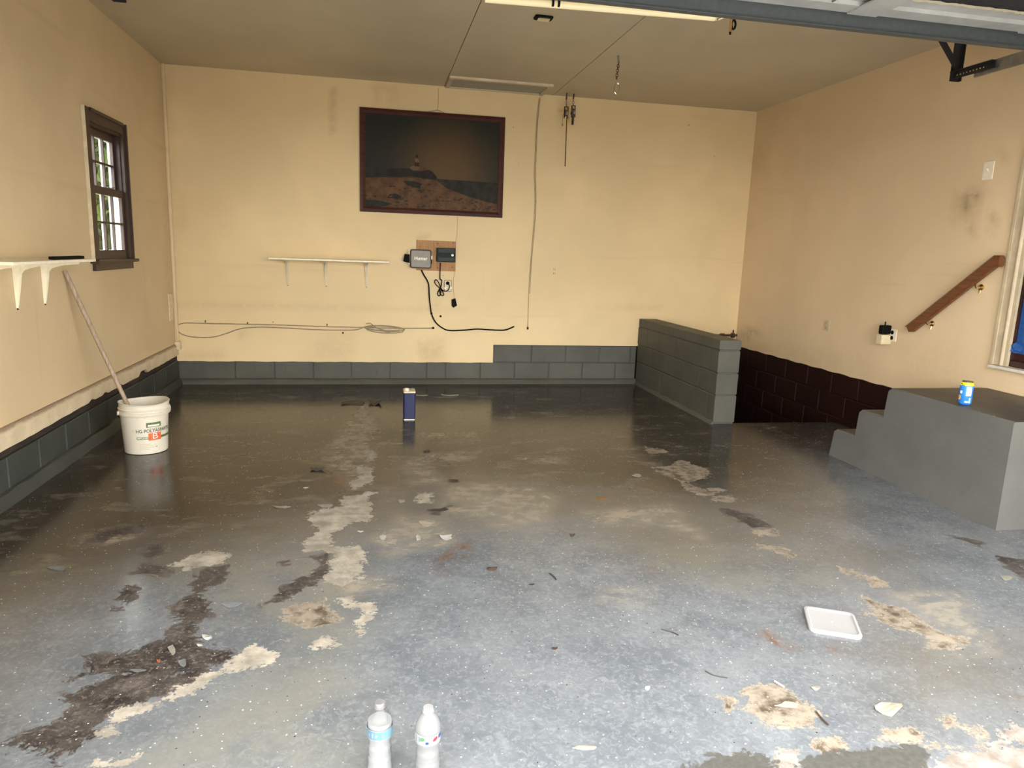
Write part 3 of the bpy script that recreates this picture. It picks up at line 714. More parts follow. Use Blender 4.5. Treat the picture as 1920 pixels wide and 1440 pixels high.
# ------------------------------------------------------------------ half wall beside the stairwell
HX, HXE, HY = 4.668, 4.860, -1.843
hw = thing('half_wall', (4.765, -.92, 0), 'grey painted concrete block half wall guarding the stairwell opening', 'half wall')
MB().box((HX + .007, HY + .006, 0), (HXE - .007, -.002, .700)).obj('mortar_core', M_mortar, hw)
cs = [(.012, .242, [-.28, -.67, -1.06, -1.45, -1.70]), (.250, .430, [-.428, -.804, -1.16, -1.517]), (.438, .622, [-.268, -.64, -1.0, -1.36, -1.707]), (.630, .712, [-.45, -.81, -1.179, -1.531])]
for z0, z1, js in cs:
    ys_ = [HY] + sorted(js) + [-.004]
    for i, (a, b) in enumerate(zip(ys_[:-1], ys_[1:])):
        j = rnd.uniform(-.002, .002)
        m = MB(); c = .005
        A = (HX + j, a + .003, z0); B = (HXE + j, b - .003, z1)
        def ring(i_, z): return [Vector((A[0]+i_, A[1]+i_, z)), Vector((B[0]-i_, A[1]+i_, z)), Vector((B[0]-i_, B[1]-i_, z)), Vector((A[0]+i_, B[1]-i_, z))]
        m.rings([ring(c, z0), ring(0, z0 + c), ring(0, z1 - c), ring(c, z1)], True, True)
        m.obj('block', M_block, hw)
ff = MB()
ff.rings([[Vector((HX - .001, y, .028 + rnd.uniform(-.008, .008))), Vector((HX - .018, y, .012)), Vector((HX - .03, y, .0)), Vector((HX - .001, y, .0))] for y in lines(HY - .01, -.04, step=.1)], True, True)
ff.obj('mortar_fillet', M_block, hw, smooth=50)
pipe = thing('rusty_pipe', (5.72, -.05, .55), 'short rusty pipe and valve in the corner behind the half wall', 'pipe')
pz = .55
MB().tube([(5.50, -.06, pz - .005), (5.66, -.06, pz), (5.80, -.055, pz + .002)], .012, 8).obj('pipe', M_rusty, pipe, 50)
MB().tube([(5.60, -.06, pz), (5.645, -.06, pz)], .021, 8).obj('coupling', M_rusty, pipe, 50)
MB().tube([(5.735, -.058, pz), (5.765, -.058, pz)], .028, 10).tube([(5.75, -.058, pz), (5.75, -.06, pz + .06)], .008, 6).obj('valve', M_rusty, pipe, 50)

# ------------------------------------------------------------------ concrete steps and landing
SXL, YN = 5.106, -4.205
st = thing('concrete_steps', (5.46, -3.5, 0), 'grey painted concrete steps and landing leading up to the door', 'steps')
prof = [(-2.785, 0), (-2.812, .19), (-2.83, .203), (-3.030, .210), (-3.045, .385), (-3.062, .398), (-3.275, .403), (-3.290, .58), (-3.315, .597), (YN, .592), (YN, 0)]
m = MB(); n = len(prof)
def srow(x, ins): return [Vector((x, y, z)) for y, z in prof]
xs_ = [SXL, SXL + .012, W - .002]
rows = []
for x in xs_:
    rows.append([Vector((x, y, z - (.008 if (x == SXL and 0 < i < n - 1) else 0))) for i, (y, z) in enumerate(prof)])
m.rings(rows, True, True)
m.mi = [0] * len(m.mi)
for i, f in enumerate(m.f):
    zz = [m.v[k] for k in f]
    if len(f) == 4:
        nz = (Vector(zz[1]) - Vector(zz[0])).cross(Vector(zz[2]) - Vector(zz[0]))
        if abs(nz.normalized().z) > .9 and max(p[2] for p in zz) > .1: m.mi[i] = 1
m.obj('stair_body', [M_steps, M_tread], st)
for k in range(7):
    tp = MB()
    y = -3.42 - k * .11 + rnd.uniform(-.03, .03); s_ = rnd.uniform(.006, .014)
    tp.add([(SXL - .001, y, .583), (SXL - .001, y + s_, .576), (SXL - .001, y - s_ * .6, .572), (SXL + .012, y, .5965), (SXL + .012, y + s_, .5965)], [(0,1,2), (0,3,4,1)])
    tp.obj('paint_chip', M_steps, st)

# ------------------------------------------------------------------ overhead door, tracks, lamp
od = thing('garage_door', (2.9, -4.7, 2.58), 'white sectional overhead garage door raised flat under the ceiling', 'garage door')
DZ = 2.578
MB().box((.70, -5.62, DZ + .022), (5.31, -3.795, DZ + .05)).obj('door_skin', M_bluewhite, od)
MB().box((.70, -3.80, DZ - .072), (5.31, -3.776, DZ + .05)).box((.70, -3.815, DZ - .072), (5.31, -3.80, DZ - .066)).obj('strut', M_strut, od)
MB().box((.70, -3.91, DZ), (5.31, -3.815, DZ + .021)).obj('top_rail', M_bluewhite, od)
for xa in (.71, 2.3, 4.145, 5.14):
    MB().box((xa, -4.36, DZ - .008), (xa + .16, -3.818, DZ - .0005)).obj('stile', M_bluewhite, od)
MB().box((.70, -4.05, DZ + .008), (5.31, -4.02, DZ + .0215)).obj('panel_rib', M_bluewhite, od)
tear = MB(); R_ = []
for x in lines(.70, 5.31, step=.03):
    R_.append([Vector((x, -4.075 + rnd.uniform(-.012, .014), DZ - .004)), Vector((x, -4.36, DZ - .004)), Vector((x, -4.36, DZ + .0075)), Vector((x, -4.07, DZ + .0075))])
tear.rings(R_, True, True); tear.obj('torn_backing', M_torn, od)
tw = MB(); R_ = []
for x in lines(3.6, 5.2, step=.022):
    w = .006 + (rnd.uniform(0, .014))
    R_.append([Vector((x, -4.078 - rnd.uniform(0, .012), DZ - .007)), Vector((x, -4.06 + w, DZ - .003)), Vector((x, -4.06 + w, DZ + .002))])
tw.rings(R_, True, True); tw.obj('torn_white_edge', M_white, od)
for z in (0,):
    MB().tube([(3.98, -4.02, DZ + .004), (3.98, -3.94, DZ - .004)], .006, 6).obj('hinge', M_steel, od)

def track(name, x, s, label):
    t = thing(name, (x, -4.2, 2.5), label, 'track', 'overhead door tracks')
    # the angle iron hanger bolted to the ceiling
    MB().box((x - .03 + .005, -3.168, 2.492), (x + .03 + .005, -3.164, H - .001)).box((x + (.03 if s < 0 else -.03) + .005, -3.19, 2.492), (x + (.034 if s < 0 else -.026) + .005, -3.164, H - .001)).obj('hanger', M_blackmetal, t)
    br = MB(); a = Vector((x + .045 * -s, -3.172, 2.545)); b = Vector((x + s * .30 * 1.0, -3.172, H - .002))
    a = Vector((x - s * .045, -3.172, 2.53)); d = (b - a).normalized(); nrm = Vector((d.z, 0, -d.x)) * .02
    br.prism([a - nrm, a + nrm, b + nrm, b - nrm], (0, -.004, 0), (0, .004, 0)); br.obj('brace', M_blackmetal, t)
    pa = MB().box((x - .004, -3.47, 2.503), (x, -3.165, 2.545)).box((x - .03 if s < 0 else x, -3.47, 2.541), (x if s < 0 else x + .03, -3.165, 2.545))
    po = pa.obj('perforated_angle', M_blackmetal, t)
    hm = MB()
    for k in range(9):
        y = -3.20 - .024 * k
        hm.tube([(x - .0045, y, 2.522), (x - .0052, y, 2.522)], .005, 8)
    hm.obj('hole_row', M_chrome, t)
    tk = MB(); yy0, yy1 = -5.5, -3.31
    pr = [(-.012, 2.485), (-.026, 2.485), (-.026, 2.492), (-.016, 2.492), (-.016, 2.545), (-.030, 2.549), (-.030, 2.553), (-.012, 2.553)]
    tk.rings([[Vector((x + px * (-s) * -1, y, z)) for px, z in pr] for y in (yy0, yy1)], True, True)
    tk.obj('track_rail', M_steel, t)
    return t
track('door_track', 5.365, -1, 'steel overhead door track on a black angle hanger at the right wall')
track('door_track.001', .645, 1, 'black door track hanger at the top left of the photo')

lamp = thing('fluorescent_lamp', (3.15, -3.15, 2.74), 'pale tube lamp hung behind the raised garage door', 'lamp')
A = at(940, 0, 2, 2.74); A = A + (A - at(1040, 7, 2, 2.74)) * .3; B = at(1340, 33, 2, 2.74)
M_tube = NT('tube_added_glow'); M_tube.set(col=(.8, .72, .5), rough=.3, emit=(1.0, .80, .42), es=TUBE_EMIT * .012); M_tube = M_tube.m  # weak emission added to brighten a tube that hangs in shade
MB().tube([A, B], .019, 12).obj('tube', M_tube, lamp, 50)
d = (B - A).normalized()
for k, p in enumerate((at(1037, 5, 2, 2.74), at(1048, 6, 2, 2.74))):
    MB().tube([p - d * .005, p + d * .005], .0205, 12).obj('clip', M_black, lamp, 50)
MB().tube([B, B + d * .03], .016, 12).obj('end_cap', M_whiteplastic, lamp, 50)
MB().box((A.x - .1, -3.13, 2.80), (B.x + .05, -3.05, 2.85)).obj('fixture_channel', M_white, lamp)
for q in (.25, .8):
    p = A + (B - A) * q
    MB().tube([p + Vector((0, .0, .018)), (p.x, -3.1, 2.802)], .004, 6).obj('tube_holder', M_steel, lamp)
    MB().tube([(p.x, -3.09, 2.85), (p.x, -3.09, H)], .003, 6).obj('suspension_wire', M_steel, lamp)

hk = at(1369, 50, 2, 2.6)
ph = thing('door_pull_cord', (hk.x, hk.y, 2.6), 'wooden release handle with a dark ring hanging behind the raised door', 'handle')
p0 = at(1371, 38, 1, -3.2); p1 = at(1369, 60, 1, -3.2)
MB().tube([p0 + Vector((0, 0, .08)), p1], .008, 8).obj('handle', wood('pull_wood', (.3, .18, .07), (.45, .28, .12)), ph, 50)
MB().tube([p1, at(1369, 65, 1, -3.2)], .006, 8).obj('tip', M_black, ph, 50)
rc = at(1376, 46, 1, -3.2)
MB().tube([rc + Vector((.012 * math.cos(a), .004, .024 * math.sin(a))) for a in np.linspace(0, 2 * math.pi, 17)], .006, 6).obj('ring', M_black, ph, 50)
MB().tube([p0 + Vector((0, 0, .08)), Vector((p0.x, -3.2, H))], .003, 6).obj('cord', M_blackmetal, ph)
bx = at(1352, 35, 1, -3.2)
MB().tube([bx + Vector((-.02, 0, -.006)), bx + Vector((.02, 0, .01))], .006, 6).obj('clasp', M_chrome, ph, 50)

# ceiling plate, chain and pulleys
q = [at(u, v, 2, H - .004) for u, v in ((1006, 28), (1032, 30), (1030, 38), (1008, 36))]
cx_, cy_ = sum(p.x for p in q) / 4, sum(p.y for p in q) / 4
cp = thing('ceiling_socket', (cx_, cy_, H), 'small chrome fitting in a dark frame on the ceiling near the door', 'ceiling fitting')
MB().rbox((cx_ - .062, cy_ - .045, H - .012), (cx_ + .062, cy_ + .045, H - .0005), .02, axis=2).obj('frame', M_black, cp)
MB().rbox((cx_ - .042, cy_ - .03, H - .02), (cx_ + .042, cy_ + .03, H - .0125), .01, axis=2).obj('plate', M_chrome, cp)

def chain_links(m, p, q, n, r=.010, t=.0028):
    p = Vector(p); q = Vector(q)
    for k in range(n):
        c = p.lerp(q, (k + .5) / n); L = (q - p).length / n * .62
        dx = Vector((1, 0, 0)) if k % 2 else Vector((0, 1, 0))
        m.tube([c + dx * r * math.cos(a) + Vector((0, 0, L * math.sin(a))) for a in np.linspace(0, 2 * math.pi, 11)], t, 5)
ht = at(1159, 104, 2, H)
hc = thing('hanging_chain', ht, 'short chain ending in an oval ring hanging from the ceiling', 'chain')
def onh(u, v): return at(u, v, 1, ht.y)
MB().tube([ht, onh(1160, 118)], .008, 6).obj('eye_screw', M_steel, hc, 50)
m = MB(); chain_links(m, onh(1160, 117), onh(1156, 148), 7); m.obj('chain', M_rusty, hc, 50)
m = MB(); e0, e1 = onh(1157, 155), onh(1156, 176)
m.tube([onh(1157, 147), e0], .003, 6)
m.tube([(e0 + e1) / 2 + Vector((.020 * math.cos(a), 0, (e0 - e1).length / 2 * math.sin(a))) for a in np.linspace(0, 2 * math.pi, 19)], .006, 6)
m.obj('oval_ring', M_chrome, hc, 50)
def pulley(u, us, label, cordv=None):
    top = at(us[0][0], us[0][1], 2, H); y = top.y
    t = thing('ceiling_pulley', top, label, 'pulley', 'ceiling pulleys at the back wall')
    P = [at(a, b, 1, y) for a, b in us]; P[0].z = H
    MB().tube(P[:2], .007, 6).obj('eye_screw', M_rusty, t, 50)
    m = MB(); chain_links(m, P[1], P[2], 4, .009); m.obj('link', M_steel, t, 50)
    c = P[2].lerp(P[3], .5)
    MB().lathe([(.004, -.014), (.024, -.013), (.018, 0), (.024, .013), (.004, .014)], 14, mat=Matrix.Translation(c) @ Matrix.Rotation(math.pi / 2, 4, 'Y') @ Matrix.Scale(1.6, 4, (1, 0, 0))).obj('wheel', M_steel, t, 40)
    MB().box((c.x - .019, y - .012, c.z - .05), (c.x - .015, y + .012, c.z + .06)).box((c.x + .015, y - .012, c.z - .05), (c.x + .019, y + .012, c.z + .06)).box((c.x - .019, y - .012, c.z + .056), (c.x + .019, y + .012, c.z + .060)).obj('cheek', M_rusty, t)
    return t, y
t1, y1_ = pulley(0, [(1063,174),(1062,187),(1062,203),(1061,221)], 'rusty pulley holding a long thin rod by the back wall')
MB().tube([at(1063, 215, 1, y1_ + .02), at(1059.5, 312, 1, y1_ + .03)], .005, 6).obj('rod', M_rusty, t1, 50)
MB().tube([at(1058,212,1,y1_), at(1055,216,1,y1_), at(1054.5,232,1,y1_)], .003, 6, smooth=4).lathe([(.003,-.012),(.009,-.004),(.006,.01)], 8, mat=Matrix.Translation(at(1054.5,234,1,y1_))).obj('cord', M_wiregrey, t1, 50)
t2, y2_ = pulley(0, [(1076,176),(1075,186),(1075,202),(1075,218)], 'second rusty pulley with a stubby weight, right of the rod')
MB().tube([at(1074.5, 217, 1, y2_), at(1073.5, 234, 1, y2_)], .012, 7).tube([at(1073,206,1,y2_), at(1070,214,1,y2_)], .005, 6).obj('weight', M_rusty, t2, 50)

# ------------------------------------------------------------------ framed picture
def vertex_flat(name, col, rough=.5):
    return simple(name, tuple(c * .72 for c in col), rough, var=.3, scale=14, spec=.12)
P4 = [bk(672, 203, -.03), bk(945, 217, -.03), bk(945, 407, -.03), bk(677, 398, -.03)]
px0, px1 = (P4[0].x + P4[3].x) / 2, (P4[1].x + P4[2].x) / 2; pz1, pz0 = (P4[0].z + P4[1].z) / 2, (P4[2].z + P4[3].z) / 2
pic = thing('framed_picture', ((px0+px1)/2, 0, pz0), 'large dark seaside lighthouse print in a reddish wooden frame', 'picture')
fw = .052
def mold(m, a, b, c, d):
    """mitred rail: outer a,b and inner c,d corners"""
    o = lambda p, y: Vector((p[0], y, p[1]))
    mid1 = ((a[0]*.45 + d[0]*.55), (a[1]*.45 + d[1]*.55)); mid2 = ((b[0]*.45 + c[0]*.55), (b[1]*.45 + c[1]*.55))
    m.rings([[o(a, -.002), o(a, -.026), o(mid1, -.036), o(d, -.022), o(d, -.002)], [o(b, -.002), o(b, -.026), o(mid2, -.036), o(c, -.022), o(c, -.002)]], True, True)
O_ = [(px0, pz1), (px1, pz1), (px1, pz0), (px0, pz0)]; I_ = [(px0+fw, pz1-fw), (px1-fw, pz1-fw), (px1-fw, pz0+fw), (px0+fw, pz0+fw)]
for k in range(4):
    m = MB(); mold(m, O_[k], O_[(k+1) % 4], I_[(k+1) % 4], I_[k]); m.obj('frame_rail', M_frame, pic)
ix0, ix1, iz0, iz1 = px0 + fw - .004, px1 - fw + .004, pz0 + fw - .004, pz1 - fw + .004
MB().box((ix0, -.012, iz0), (ix1, -.002, iz1)).obj('backing', M_frame, pic)
tk = NT('faded_print_sky'); gv = tk.mapping(tk.obj(), loc=(-(ix0 + .62 * (ix1 - ix0)), 0, -(iz0 + .42 * (iz1 - iz0))), scale=(1.0, 0, 1.25))
_l = tk.node('ShaderNodeVectorMath', {0: tk.mapping(tk.obj(), loc=(-(ix0 + .60 * (ix1 - ix0)), 0, -(iz0 + .45 * (iz1 - iz0))))}, operation='LENGTH').outputs['Value']
_n = tk.noise(tk.obj(), 5, 4)
tk.set(col=tk.mix(tk.ramp(tk.math('ADD', _l, tk.math('MULTIPLY', _n, .15)), .12, .72), (.105, .062, .024), (.020, .022, .016)), rough=.4, spec=.12)
mats = [tk.m, vertex_flat('print_hill', (.030, .022, .018)), vertex_flat('print_sand', (.15, .078, .036)), vertex_flat('print_sea', (.035, .032, .024)),
        vertex_flat('print_white', (.17, .11, .065)), vertex_flat('print_red', (.07, .022, .014)), vertex_flat('print_rock', (.050, .036, .026)), vertex_flat('print_pool', (.030, .030, .024))]
pr = MB()
pr.add([(ix0, -.0125, iz0), (ix1, -.0125, iz0), (ix1, -.0125, iz1), (ix0, -.0125, iz1)], [(0, 1, 2, 3)], 0)
ly = [-.0127]
def shape(pts, mi):
    """polygon in picture fractions (0..1 from left, from top)"""
    y = ly[0]; ly[0] -= .00006
    pr.add([(ix0 + u * (ix1 - ix0), y, iz1 - v * (iz1 - iz0)) for u, v in pts], [tuple(range(len(pts)))], mi)
shape([(.42,.655),(1,.665),(1,1),(.42,1)], 3)
shape([(0,.685),(.12,.67),(.3,.665),(.45,.665),(.53,.675),(.56,.71),(.60,.75),(.66,.785),(.74,.82),(.83,.855),(.92,.885),(1,.905),(1,1),(0,1)], 2)
shape([(0,.545),(.05,.54),(.10,.575),(.13,.61),(.14,.645),(.05,.68),(0,.68)], 7)
shape([(.13,.655),(.12,.585),(.2,.57),(.30,.56),(.33,.56),(.35,.585),(.42,.58),(.46,.56),(.49,.575),(.51,.605),(.53,.64),(.53,.66),(.42,.655),(.33,.648),(.25,.66)], 1)
shape([(.33,.565),(.335,.54),(.36,.525),(.395,.52),(.40,.565),(.37,.58)], 4)
shape([(.365,.49),(.393,.49),(.396,.535),(.362,.535)], 5)
shape([(.366,.445),(.391,.445),(.393,.49),(.365,.49)], 4)
shape([(.368,.43),(.390,.43),(.391,.446),(.366,.446)], 5); shape([(.371,.405),(.387,.405),(.389,.43),(.369,.43)], 1)
shape([(.43,.535),(.45,.525),(.455,.57),(.42,.575)], 2)
shape([(0,.92),(.06,.92),(.14,.935),(.20,.955),(.15,.985),(.1,1),(0,1)], 7)
shape([(.18,.85),(.23,.84),(.27,.87),(.26,.895),(.16,.895)], 1); shape([(.28,.70),(.36,.695),(.42,.72),(.40,.77),(.32,.76)], 7)
rr = random.Random(11)
for k in range(150):
    u = rr.uniform(.0, .98); lo = .70 + max(0, (u - .52)) * .55; v = rr.uniform(max(lo, .72), .99)
    if u < .2 and v > .92: continue
    s_ = rr.uniform(.004, .02) * (.5 + v * .6); n_ = rr.randint(4, 6)
    shape([(u + s_ * math.cos(6.283 * i / n_) * rr.uniform(.6, 1.2), v + .55 * s_ * math.sin(6.283 * i / n_) * rr.uniform(.6, 1.2)) for i in range(n_)], 6 if rr.random() < .7 else 2)
pr.obj('print', mats, pic)
nail = bk(820, 206, -.012)
hg = MB(); hg.tube([bk(797, 211, -.015), nail, bk(840, 215, -.015)], .003, 5).tube([nail + Vector((0, .012, 0)), nail + Vector((0, -.006, 0))], .007, 8)
hg.obj('hanging_wire', M_steel, pic)

# ------------------------------------------------------------------ wall shelves
def bracket(parent, p, ax, arm, drop, w=.028):
    """pressed steel shelf bracket: wall leg, arm, rounded gusset. p is the top corner at the wall; ax the outward direction"""
    p = Vector(p); ax = Vector(ax); side = Vector((ax.y, -ax.x, 0)); m = MB(); dn = Vector((0, 0, -1))
    pl = lambda a, d: p + ax * a + dn * d
    # web in the plane of arm and leg
    cur = [pl(.004, drop)] + [pl(.010 + .030 * (1 - t), drop * t + .012 * (1 - t)) for t in (.9, .7, .5, .35)]
    web = [pl(.002, .002), pl(.002, drop), pl(.010, drop), pl(.026, drop * .55), pl(.040, drop * .25), pl(.055, drop * .17), pl(.085, drop * .125), pl(arm * .6, drop * .085), pl(arm, .012), pl(arm, .002)]
    m.prism(web, side * -.0015, side * .003)
    # folded flanges that narrow towards the tip
    m.add([pl(.001, .002) - side * w/2, pl(.001, .002) + side * w/2, pl(.001, drop * .96) + side * w * .22, pl(.001, drop + .006), pl(.001, drop * .96) - side * w * .22,
           pl(.004, .002) - side * w/2, pl(.004, .002) + side * w/2, pl(.004, drop * .96) + side * w * .22, pl(.004, drop + .006), pl(.004, drop * .96) - side * w * .22],
          [(0,1,2,3,4), (9,8,7,6,5), (0,5,6,1), (1,6,7,2), (2,7,8,3), (3,8,9,4), (4,9,5,0)])
    for s_ in (-1, 1):
        e = side * (w / 2) * s_; e2 = side * (w * .2) * s_
        m.prism([pl(.004, .002) + e, pl(.004, drop * .97) + e2, pl(.012, drop * .93) + e2, pl(.030, drop * .45) + e * .75, pl(.040, .03) + e, pl(.05, .002) + e], side * -.001, side * .002)
    m.box((0,0,0), (0,0,0)) if False else None
    m.prism([pl(.0, .0) - side * w / 2, pl(.0, .0) + side * w / 2, pl(arm, .0) + side * w * .3, pl(arm, .0) - side * w * .3], dn * .0005, dn * .003)
    o = m.obj('bracket', M_white, parent)
    sc = MB(); sc.tube([pl(.003, drop + .002), pl(.009, drop + .002)], .005, 8); sc.obj('screw', M_blackmetal, o)
    return o
s1a, s1b = bk(503, 486, -.24), bk(730, 493, -.24)
zsh = 1.222
sh = thing('wall_shelf', ((s1a.x + s1b.x) / 2, -.12, zsh), 'white shelf on three white brackets on the back wall under the picture', 'shelf')
MB().rbox((s1a.x, -.245, zsh), (s1b.x, -.002, zsh + .017), .004, axis=0).obj('shelf_board', M_white, sh)
for u in (539, 611, 687):
    bx_ = bk(u, 520, -.03).x
    bracket(sh, (bx_, -.001, zsh - .0005), (0, -1, 0), .2, .245)
zs2 = 1.222
sh2 = thing('wall_shelf', (.125, -3.05, zs2), 'white shelf on the left wall beside the window, above the leaning stick', 'shelf')
MB().rbox((.002, -3.555, zs2), (.25, -2.565, zs2 + .017), .004, axis=1).obj('shelf_board', M_white, sh2)
for y in (-3.335, -3.005, -2.68): bracket(sh2, (.001, y, zs2 - .0005), (1, 0, 0), .2, .245)
ba, bb_ = at(98, 480, 0, .2), at(153, 480, 0, .2)
bar = thing('black_bar', (.2, (ba.y + bb_.y) / 2, zs2 + .017), 'flat black bar lying on the white shelf on the left wall', 'bar')
MB().rbox((.18, ba.y, zs2 + .0174), (.215, bb_.y, zs2 + .034), .004, axis=1).obj('bar', M_black, bar)

# ------------------------------------------------------------------ irrigation timers on the plywood board
b0, b1 = bk(781, 450, -.012), bk(854, 509, -.012)
pb = thing('backing_board', ((b0.x+b1.x)/2, 0, b1.z), 'small square of bare plywood behind the two timer boxes', 'board')
MB().box((b0.x, -.012, b1.z), (b1.x, -.001, b0.z)).obj('plywood', M_board, pb)
for u, v in ((821, 457), (850, 456), (820, 502), (848, 501)):
    p = bk(u, v, -.0125); MB().tube([p + Vector((0, .0004, 0)), p + Vector((0, -.002, 0))], .005, 8).obj('screw', M_rusty, pb, 40)
M_grey = simple('warm_grey_plastic', (.23, .20, .17), .45, var=.06)
M_dgreen = simple('dark_green_plastic', (.012, .019, .015), .5, var=.1, spec=.15)
M_dgreen2 = simple('dark_green_panel', (.028, .042, .035), .5, var=.1, spec=.2)
c0, c1 = bk(769, 467, -.09), bk(809, 504, -.09)
tb = thing('grey_controller', ((c0.x+c1.x)/2, -.05, c1.z), 'grey rounded controller box on the left of the plywood board', 'controller')
MB().rbox((c0.x, -.078, c1.z), (c1.x, -.0125, c0.z), .022, axis=1, seg=4).obj('body', simple('dark_grey_plastic', (.10, .088, .075), .5), tb, 40)
MB().rbox((c0.x + .010, -.092, c1.z + .010), (c1.x - .010, -.0785, c0.z - .010), .018, axis=1, seg=4).obj('door', M_grey, tb, 40)
vs, fs = text_mesh('Hunter', .046)
cxm, czm = (c0.x + c1.x) / 2, (c0.z + c1.z) / 2 + .004
MB().add([(cxm + p.x * .95, -.0926, czm + p.y) for p in vs], fs).obj('lettering', M_white, tb)
hz_ = MB()
for k in range(7): hz_.box((c0.x - .012, -.06, c1.z + .035 + k * .022), (c0.x + .001, -.03, c1.z + .049 + k * .022))
hz_.obj('hinge', M_whiteplastic, tb)
MB().box((c1.x - .0005, -.07, czm - .05), (c1.x + .006, -.05, czm - .01)).box((c1.x - .0005, -.072, czm - .005), (c1.x + .008, -.05, czm + .03), 1).obj('latch', [M_black, M_steel], tb)
q = [bk(u, v, -.05) for u, v in ((759, 476), (768, 477), (768, 493), (756, 490))]
MB().prism(q, (0, -.012, 0), (0, .03, 0)).obj('black_adapter', M_black, tb)
d0, d1 = bk(819, 464.5, -.06), bk(854, 492, -.06)
tb2 = thing('green_controller', ((d0.x+d1.x)/2, -.04, d1.z), 'dark green controller box with a white button on the right of the plywood', 'controller')
MB().rbox((d0.x, -.058, d1.z), (d1.x, -.0125, d0.z), .008, axis=1).obj('body', M_dgreen, tb2, 40)
hh = (d0.z - d1.z)
for a, b in ((.04, .34), (.36, .64), (.66, .96)):
    MB().rbox((d0.x + .014, -.064, d1.z + hh * a), (d1.x - .012, -.0585, d1.z + hh * b), .003, axis=1).obj('front_panel', M_dgreen2 if a != .36 else M_dgreen, tb2, 40)
MB().lathe([(.002, .0), (.012, 0), (.012, .004), (.002, .005)], 14, mat=Matrix.Translation((d1.x - .032, -.0642, d1.z + hh * .5)) @ Matrix.Rotation(math.pi / 2, 4, 'X')).obj('button', M_whiteplastic, tb2, 40)
def cable(name, px, y, r, mat, label, smooth=8, group=None, parent=None):
    m = MB(); m.tube([bk(u, v, y) for u, v in px], r, 6, smooth=smooth)
    o = m.obj(name, mat, parent, 50)
    if parent: o['label'] = label
    else: tag(o, label, 'cable', group)
    return o
cable('cable', [(790,506),(795,516),(801,526),(804,536),(805,556),(807,575),(809,588),(816,603),(828,614),(842,619.5),(870,619),(895,617),(920,618.5),(945,619),(958,615),(964,612)], -.0208, .0075, M_black, 'thick black cable', parent=tb)
cable('cord', [(826,493),(825,510),(825,523),(827,524.5),(828.5,525.5),(828,531),(826.5,538),(822.5,545),(820.5,551),(823,555),(826,551),(826.5,543),(822,538),(817,533),(815,527.5),(818,524.5),(822,529),(825,536),(828,543),(832,551),(831,554),(827,553),(824,545),(826,541),(832,545.5),(838,545.5),(842,541),(842.5,535),(840,531)], -.02, .0055, M_black, 'black looped power cord', parent=tb2)
cable('thin_wire', [(858,406),(857.5,425),(856,444),(854.5,452)], -.006, .0022, M_wirebeige, 'thin wire running from the picture down to the plywood board')
tr = thing('hanging_remote', bk(851.5, 568, -.02), 'small black box hanging from a thin wire under the plywood', 'remote')
MB().tube([bk(u, v, -.008) for u, v in ((852.5, 510), (850.5, 525), (850.5, 540), (852, 559))], .0022, 6, smooth=5).obj('wire', M_wirebeige, tr)
q = [bk(u, v, -.03) for u, v in ((847, 562), (854, 559.5), (857, 573), (850, 577), (847.5, 574))]
MB().prism(q, (0, 0, 0), (0, .028, 0)).obj('case', M_black, tr)
def outlet_faces(m, c, ax, n, mi):
    pass
ol = thing('wall_outlet', bk(839, 536, 0), 'outlet with a black plug under the plywood board on the back wall', 'outlet')
o0, o1 = bk(833.5, 526, 0), bk(845.5, 546, 0)
MB().rbox((o0.x, -.007, o1.z), (o1.x, -.0005, o0.z), .004, axis=1).obj('plate', M_creamplastic, ol)
MB().rbox((o0.x - .004, -.004, o1.z - .004), (o1.x + .004, -.0004, o0.z + .004), .004, axis=1).obj('plate_rim', M_rusty, ol)
for u in (835, 845): 
    p = bk(u, 540, -.01); MB().lathe([(.002, 0), (.014, 0), (.012, .012), (.002, .014)], 12, mat=Matrix.Translation((p.x, -.0075, p.z)) @ Matrix.Rotation(math.pi / 2, 4, 'X')).obj('safety_cap', M_white, ol, 40)
p = bk(839.5, 531, -.02); MB().lathe([(.004, 0), (.017, 0), (.017, .018), (.008, .026)], 12, mat=Matrix.Translation((p.x, -.0075, p.z)) @ Matrix.Rotation(math.pi / 2, 4, 'X')).obj('plug', M_black, ol, 40)
ol2 = thing('wall_outlet', bk(1039, 509, 0), 'bare painted duplex outlet right of the vertical cable on the back wall', 'outlet')
e = bk(1039, 509, 0)
for s_ in (-1, 1):
    MB().rbox((e.x - .018, -.006, e.z + s_ * .021 - .015), (e.x + .018, -.0005, e.z + s_ * .021 + .015), .006, axis=1).obj('receptacle', simple('painted_over_outlet', CREAM, .5), ol2, 40)
    MB().box((e.x - .010, -.0066, e.z + s_ * .021 - .008), (e.x - .006, -.0061, e.z + s_ * .021 + .009)).box((e.x + .006, -.0066, e.z + s_ * .021 - .008), (e.x + .010, -.0061, e.z + s_ * .021 + .009)).obj('slot', M_hole, ol2)

